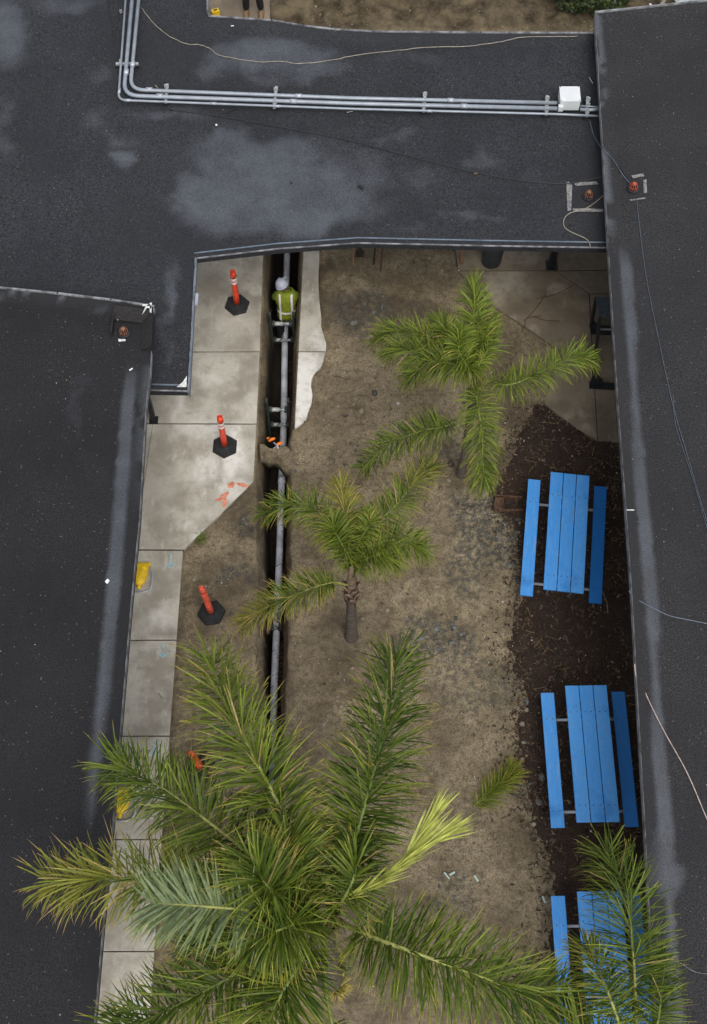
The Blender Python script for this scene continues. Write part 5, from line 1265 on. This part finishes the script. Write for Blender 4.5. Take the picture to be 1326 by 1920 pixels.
# fallen frond on the dirt
b = P(890, 1510, 0); ff = thing('fallen_frond', (b.x, b.y, .02), 'small yellow green palm frond lying alone on the dirt left of the second table', 'frond')
frond(ff, [(888, 1512, .06), (912, 1494, .10), (940, 1470, .16), (965, 1452, .22)], n=60, L=.34, w=.012, u0=.02, droop=.08, spread=55, dry=.36, light=1.0, r0=.009, kink=.1, ang0=62, ang1=30, mat='rachis_yellow', name='rachis')
frond(ff, [(890, 1510, .06), (918, 1480, .12), (948, 1455, .2), (958, 1440, .26)], n=40, L=.30, w=.012, u0=.25, droop=.08, spread=60, dry=.36, light=1.0, r0=.006, kink=.1, ang0=55, ang1=25, mat='rachis_yellow', name='rachis')
# tufts
def tuft(px, py, n, h, mat, name, label, sp=.12):
    b = P(px, py, 0); z = gz(b.x, b.y); mb = MB()
    for i in range(n):
        a = random.uniform(0, 6.28); r = random.uniform(0, sp*.4); L = h*random.uniform(.6, 1.2); c, s_ = math.cos(a), math.sin(a)
        p0 = Vector((b.x+r*c, b.y+r*s_, z)); p1 = p0+Vector((c*L*.35, s_*L*.35, L*.55)); p2 = p0+Vector((c*L*.9, s_*L*.9, L*.6)); q = Vector((-s_, c, 0))*.005
        mb.add([p0-q, p0+q, p1-q, p1+q, p2], [(0, 1, 3, 2), (2, 3, 4)])
    tag(mb.build(name, mat), label, 'grass')
tuft(634, 1855, 90, .22, 'grass_yellow', 'grass_tuft', 'yellow grass tuft on dirt below the large palm crown')
tuft(628, 1815, 110, .26, 'grass_blade', 'grass_tuft', 'green grass tuft on dirt beside the large palm trunk', .2)
tuft(376, 1012, 140, .06, 'grass_blade', 'moss_patch', 'little green weed patch at the slanted slab corner', .25)
# ================================================================== far side: bush, scraps
b = P(1105, 22, 0); bs = thing('shrub', (b.x, b.y, 0), 'dark green bush behind the walkway at the top', 'shrub')
V = []; Fc = []
for i in range(5200):
    c = random.choice([(0, .45, .75, .9), (-.55, .5, .55, .55), (.5, .5, .6, .6), (.1, .1, .5, .55), (0, 1.4, 1.1, 1.1), (-.3, .15, .3, .4), (.35, .05, .35, .38)])
    d = Vector((random.gauss(0, 1), random.gauss(0, 1), random.gauss(0, 1))).normalized()*c[3]*random.uniform(.55, 1)**.5
    p = Vector((b.x+c[0]+d.x, b.y+c[1]+d.y, max(.03, c[2]+d.z*.8)))
    a = Vector((random.gauss(0, 1), random.gauss(0, 1), random.gauss(0, .6))).normalized(); q = a.orthogonal().normalized(); s_ = random.uniform(.03, .06); o = len(V)
    V += [tuple(p-a*s_), tuple(p+q*s_*.45), tuple(p+a*s_), tuple(p-q*s_*.45)]; Fc.append((o, o+1, o+2, o+3))
mb = MB(); mb.add(V, Fc); o = mb.build('foliage', 'bush_leaf', bs); o['kind'] = 'stuff'
for k in range(6):
    a = k*1.05; mb = MB(); mb.tube([(b.x, b.y+.4, 0), (b.x+.3*math.cos(a), b.y+.4+.3*math.sin(a), .45), (b.x+.5*math.cos(a), b.y+.45+.5*math.sin(a), .95)], [.025, .018, .008], 6); mb.build('stem', 'twig', bs)
def sheet(px, py, z, w, l, rz, tilt, mat, label):
    p = P(px, py, z); mb = MB(); n = 5; vs = []; fs = []
    for i in range(n+1):
        for j in range(n+1):
            x = (i/n-.5)*w; y = (j/n-.5)*l; zz = .05*math.sin(3*i+j*1.7)+tilt*y+random.uniform(-.02, .02)
            vs.append((p.x+x*math.cos(rz)-y*math.sin(rz), p.y+x*math.sin(rz)+y*math.cos(rz), z+zz))
    for i in range(n):
        for j in range(n): a = i*(n+1)+j; fs.append((a, a+n+1, a+n+2, a+1))
    mb.add(vs, fs); o = mb.build('plastic_sheet', mat); sd = o.modifiers.new('solid', 'SOLIDIFY'); sd.thickness = .01; tag(o, label, 'sheet')
sheet(1300, -8, .5, .7, .5, .4, .1, 'tarp_grey', 'crumpled grey plastic sheet behind the right roof corner')
def lumber(a, b, z, w, mat, label):
    mb = MB(); mb.bar(P(*a, z), P(*b, z), w, .05); tag(mb.build('lumber', mat, bevel=.004), label, 'lumber')
lumber((1236, 18), (1262, -30), .5, .07, 'stone_tan', 'tan plank poking out behind the right roof'); lumber((1218, 8), (1227, 17), .6, .025, 'paper_white', 'short white stick behind the right roof')
lumber((1290, 12), (1330, -14), .45, .09, 'wood_dark', 'dark board behind the right roof beside the grey sheet')
# ================================================================== PEOPLE
def skin(name, V, E, R, mat, parent, levels=2, root=0):
    off = origin_of(parent)
    me = bpy.data.meshes.new(name); me.from_pydata([tuple(Vector(v)-off) for v in V], E, []); me.update()
    o = bpy.data.objects.new(name, me); COL.objects.link(o)
    s = o.modifiers.new('skin', 'SKIN'); s.use_smooth_shade = True
    d = me.skin_vertices[0].data
    for i, r in enumerate(R): d[i].radius = (r, r) if not isinstance(r, tuple) else r
    d[root].use_root = True
    b = o.modifiers.new('sub', 'SUBSURF'); b.levels = levels; b.render_levels = levels
    dg = bpy.context.evaluated_depsgraph_get(); dg.update()
    m2 = bpy.data.meshes.new_from_object(o.evaluated_get(dg)); bpy.data.objects.remove(o)
    m2.name = name; m2.materials.clear(); m2.materials.append(M[mat]); m2.polygons.foreach_set('use_smooth', [True]*len(m2.polygons))
    o = bpy.data.objects.new(name, m2); COL.objects.link(o); o.parent = parent; return o
def person(feet, face, lean, label, arms='work', vest=True, hat=True, legspread=.15, headtilt=.35, shirt='shirt_green', boots='boot_tan', scale=1.0, headroll=0.0):
    """feet: world point between the feet; face: heading angle (0 = +Y)"""
    t0 = thing('person', feet, label, 'person')
    ca, sa = math.cos(face), math.sin(face)
    def Wd(x, y, z): return Vector((feet[0]+(x*ca-y*sa)*scale, feet[1]+(x*sa+y*ca)*scale, feet[2]+z*scale))
    cl, sl = math.cos(lean), math.sin(lean)
    pel = (0, 0, .93)
    def sp(x, along, fwd=0): return Wd(x, pel[1]+along*sl+fwd*cl, pel[2]+along*cl-fwd*sl)
    V = []; E = []; R = []
    def add(p, r, par=None):
        V.append(p); R.append(r)
        if par is not None: E.append((par, len(V)-1))
        return len(V)-1
    pelv = add(sp(0, 0), (.15, .105)); ab = add(sp(0, .2), (.135, .10), pelv); ch = add(sp(0, .40), (.155, .11), ab); nk = add(sp(0, .56, .02), .055, ch)
    hl = lean+headtilt; cr_, sr_ = math.cos(headroll), math.sin(headroll)
    nb = sp(0, .56, .02); 
    hv = Vector((-math.sin(hl)*sa, math.sin(hl)*ca, math.cos(hl))); hf = Vector((-math.cos(hl)*sa, math.cos(hl)*ca, -math.sin(hl))); hr = Vector((ca, sa, 0)); hv, hr = hv*cr_-hr*sr_, hr*cr_+hv*sr_
    h1 = add(nb+hv*.07+hf*.015, .058, nk); h2 = add(nb+hv*.15+hf*.03, (.075, .092), h1); add(nb+hv*.235+hf*.02, (.068, .08), h2)
    arms_idx = {}
    for s_ in (-1, 1):
        sh = add(sp(s_*.17, .47), .058, ch)
        if arms == 'work': el = sp(s_*.235, .24, .16); ha = sp(s_*.16, .12, .38)
        else: el = sp(s_*.23, .20, -.02); ha = sp(s_*.22, -.06, .06)
        s2 = add(sp(s_*.195, .44), .053, sh); e = add(el, .041, s2); w_ = add(ha, .028, e)
        d = (ha-el).normalized(); side = Vector((ca, sa, 0))*s_; pal = ha+d*.07; pm = add(pal, (.036, .018), w_)
        nrm = d.cross(side).normalized()
        for f in range(4):
            o_ = (f-1.5)*.019; b0 = pal+d*.025+side*o_; ln = (.062, .075, .070, .055)[f]
            i1 = add(b0, .0095, pm); i2 = add(b0+d*ln*.5+nrm*.012, .0088, i1); add(b0+d*ln*.85+nrm*.035, .0078, i2)
        th = ha+d*.03-side*.03; i1 = add(th, .011, w_); add(th+d*.04-side*.02+nrm*.015, .0095, i1)
        arms_idx[s_] = (sp(s_*.17, .47), sp(s_*.195, .44), el, ha)
        hip = add(sp(s_*.09, -.04), .085, pelv); kn = Wd(s_*legspread*.85, .07+sl*.12, .50); an = Wd(s_*legspread, -.02, .09)
        k_ = add(kn, .058, hip); a_ = add(an, .042, k_); ft = add(Wd(s_*legspread, .09, .035), .038, a_); add(Wd(s_*legspread, .17, .03), .032, ft)
    skin('body', V, E, R, 'skin', t0)
    # face
    hc = nb+hv*.15+hf*.03
    mb = MB(); mb.tube([hc+hf*.085+hv*.02, hc+hf*.112-hv*.015, hc+hf*.088-hv*.025], [.008, .014, .01], 7); mb.build('nose', 'skin', t0, True)
    for s_ in (-1, 1):
        mb = MB(); q = hc+hf*.084+hv*.022+hr*s_*.032; mb.lathe([(.002, -.009), (.009, -.005), (.0105, 0), (.009, .005), (.002, .009)], q, 8); mb.build('eye', 'eye_white', t0, True)
        mb = MB(); q = hc+hr*s_*.076; mb.tube([q-hv*.025, q+hr*s_*.012, q+hv*.03], [.010, .015, .010], 7); mb.build('ear', 'skin', t0, True)
    mb = MB(); mb.tube([hc+hf*.088-hv*.05-hr*.022, hc+hf*.095-hv*.05, hc+hf*.088-hv*.05+hr*.022], .006, 6); mb.build('mouth', 'lips', t0, True)
    rot = Matrix((hr, hf, hv)).transposed()
    mb = MB(); prof = [((.086 if hat else .098)*math.cos(a), .0+.08*math.sin(a) if hat else .02+.115*math.sin(a)) for a in np.linspace(-.75, 1.5, 9)]
    mb.lathe([(r*.93, z) for r, z in prof], nb+hv*.165+hf*.005, 16, mat=rot); mb.build('hair', 'hair_black', t0, True)
    if hat:
        mb = MB(); mb.lathe([(.104*math.cos(a)*1.0, .0+.125*math.sin(a)) for a in np.linspace(0, 1.52, 10)], nb+hv*.150-hf*.005, 22, mat=rot); ht = mb.build('hard_hat', 'hard_hat', t0, True)
        mb = MB(); mb.lathe([(.103, -.006), (.118, -.01), (.121, -.003), (.104, .006)], nb+hv*.150-hf*.005, 22, mat=rot); mb.build('brim', 'hard_hat', ht, True)
        mb = MB(); q = nb+hv*.152+hf*.115; mb.obox(q, hr*.075, hf*.038, hv*.004); mb.build('visor', 'hard_hat', ht, bevel=.003)
        mb = MB(); mb.tube([nb+hv*(.150+.127*math.sin(a))+hf*(-.005+.104*math.cos(a)) for a in np.linspace(.15, 2.99, 12)], .009, 6); mb.build('ridge', 'hard_hat', ht, True)
    # trousers, boots
    TV = [sp(0, .06), sp(0, -.02)]; TE = [(0, 1)]; TR = [(.158, .115), (.155, .118)]
    for s_ in (-1, 1):
        a = len(TV); TV += [sp(s_*.09, -.06), Wd(s_*legspread*.85, .07+sl*.12, .50), Wd(s_*legspread, -.02, .09)]; TE += [(1, a), (a, a+1), (a+1, a+2)]; TR += [.098, .076, .068]
    skin('trousers', TV, TE, TR, 'trouser_black', t0)
    for s_ in (-1, 1):
        bv = [Wd(s_*legspread, -.03, .15), Wd(s_*legspread, -.02, .07), Wd(s_*legspread, .06, .05), Wd(s_*legspread, .16, .042), Wd(s_*legspread, .20, .04)]
        bo = skin('boot', bv, [(0, 1), (1, 2), (2, 3), (3, 4)], [.056, .056, .054, .05, .03], boots, t0)
        c_ = Wd(s_*legspread, .07, .008); mb = MB(); mb.obox(c_, Vector((ca, sa, 0))*.052, Vector((-sa, ca, 0))*.16, Vector((0, 0, .012))); mb.build('sole', 'rubber_black', bo, bevel=.01)
    # shirt
    SV = [sp(0, .02), sp(0, .2), sp(0, .40), sp(0, .53, .01), sp(0, .585, .03)]; SE = [(0, 1), (1, 2), (2, 3), (3, 4)]; SR = [(.156, .115), (.145, .108), (.172, .125), (.115, .095), .074]
    for s_ in (-1, 1):
        sh, s2, el, ha = arms_idx[s_]; a = len(SV); SV += [sh, s2, s2.lerp(el, .75)]; SE += [(2, a), (a, a+1), (a+1, a+2)]; SR += [.074, .072, .062]
    skin('shirt', SV, SE, SR, shirt, t0)
    if vest:
        rows = [(-.06, .185, .150), (.02, .180, .146), (.12, .172, .142), (.22, .172, .142), (.32, .205, .158), (.40, .220, .166), (.47, .220, .162), (.54, .175, .135), (.585, .110, .10)]
        SEG = 36
        def S(i, a, o_=0.0):
            al, wx, wy = rows[i]; return sp((wx+o_)*math.cos(a), al, (wy+o_)*math.sin(a)*(1 if math.sin(a) > 0 else 1.0))
        vs = []; fs = []
        for i in range(len(rows)):
            for k in range(SEG): vs.append(S(i, 2*math.pi*k/SEG+math.pi/2, random.uniform(-.003, .004)))
        for i in range(len(rows)-1):
            for k in range(SEG): k2 = (k+1) % SEG; fs.append((i*SEG+k, i*SEG+k2, (i+1)*SEG+k2, (i+1)*SEG+k))
        mb = MB(); mb.add(vs, fs); vo = mb.build('vest', 'vest_lime', t0, True); sd = vo.modifiers.new('solid', 'SOLIDIFY'); sd.thickness = .008
        def band(fn, name):
            mb = MB(); mb.add(*fn); o_ = mb.build(name, 'stripe_silver', vo, True); return o_
        def Sf(al, a, o_):
            for i in range(len(rows)-1):
                if rows[i][0] <= al <= rows[i+1][0]:
                    u = (al-rows[i][0])/(rows[i+1][0]-rows[i][0]); wx = rows[i][1]*(1-u)+rows[i+1][1]*u; wy = rows[i][2]*(1-u)+rows[i+1][2]*u
                    return sp((wx+o_)*math.cos(a), al, (wy+o_)*math.sin(a))
        vs = []; fs = []
        for k in range(41):
            a = 2*math.pi*k/40
            vs += [Sf(.105, a, .012), Sf(.150, a, .012)]
        for k in range(40): fs.append((2*k, 2*k+2, 2*k+3, 2*k+1))
        band((vs, fs), 'reflective_stripe')
        for xo in (-.11, .11):
            for sg in (-1, 1):
                vs = []; fs = []; als = np.linspace(-.05, .555, 15)
                for al in als:
                    for dx in (-.02, .02):
                        i = max(j for j in range(len(rows)-1) if rows[j][0] <= al+1e-6); u = (al-rows[i][0])/(rows[i+1][0]-rows[i][0]); wx = rows[i][1]*(1-u)+rows[i+1][1]*u
                        a = math.acos(max(-1, min(1, (xo+dx)/(wx+.012)))); vs.append(Sf(al, sg*a, .014))
                for k in range(len(als)-1): fs.append((2*k, 2*k+1, 2*k+3, 2*k+2))
                band((vs, fs), 'reflective_stripe')
    return t0
hp = P(538, 588, -.57)
person((hp.x, hp.y, -1.41), 0.0, math.radians(16), 'worker in a white hard hat and lime safety vest standing in the trench, bent forward', 'work', True, True, .16, -.12, 'shirt_green', 'boot_tan', .90, .42)
fp = P(476, 33, ZC)
person((fp.x, fp.y+.1, ZC), math.pi, 0.0, 'person in black trousers and tan boots standing at the top edge', 'rest', False, False, .14, .1, 'trouser_black', 'boot_tan')
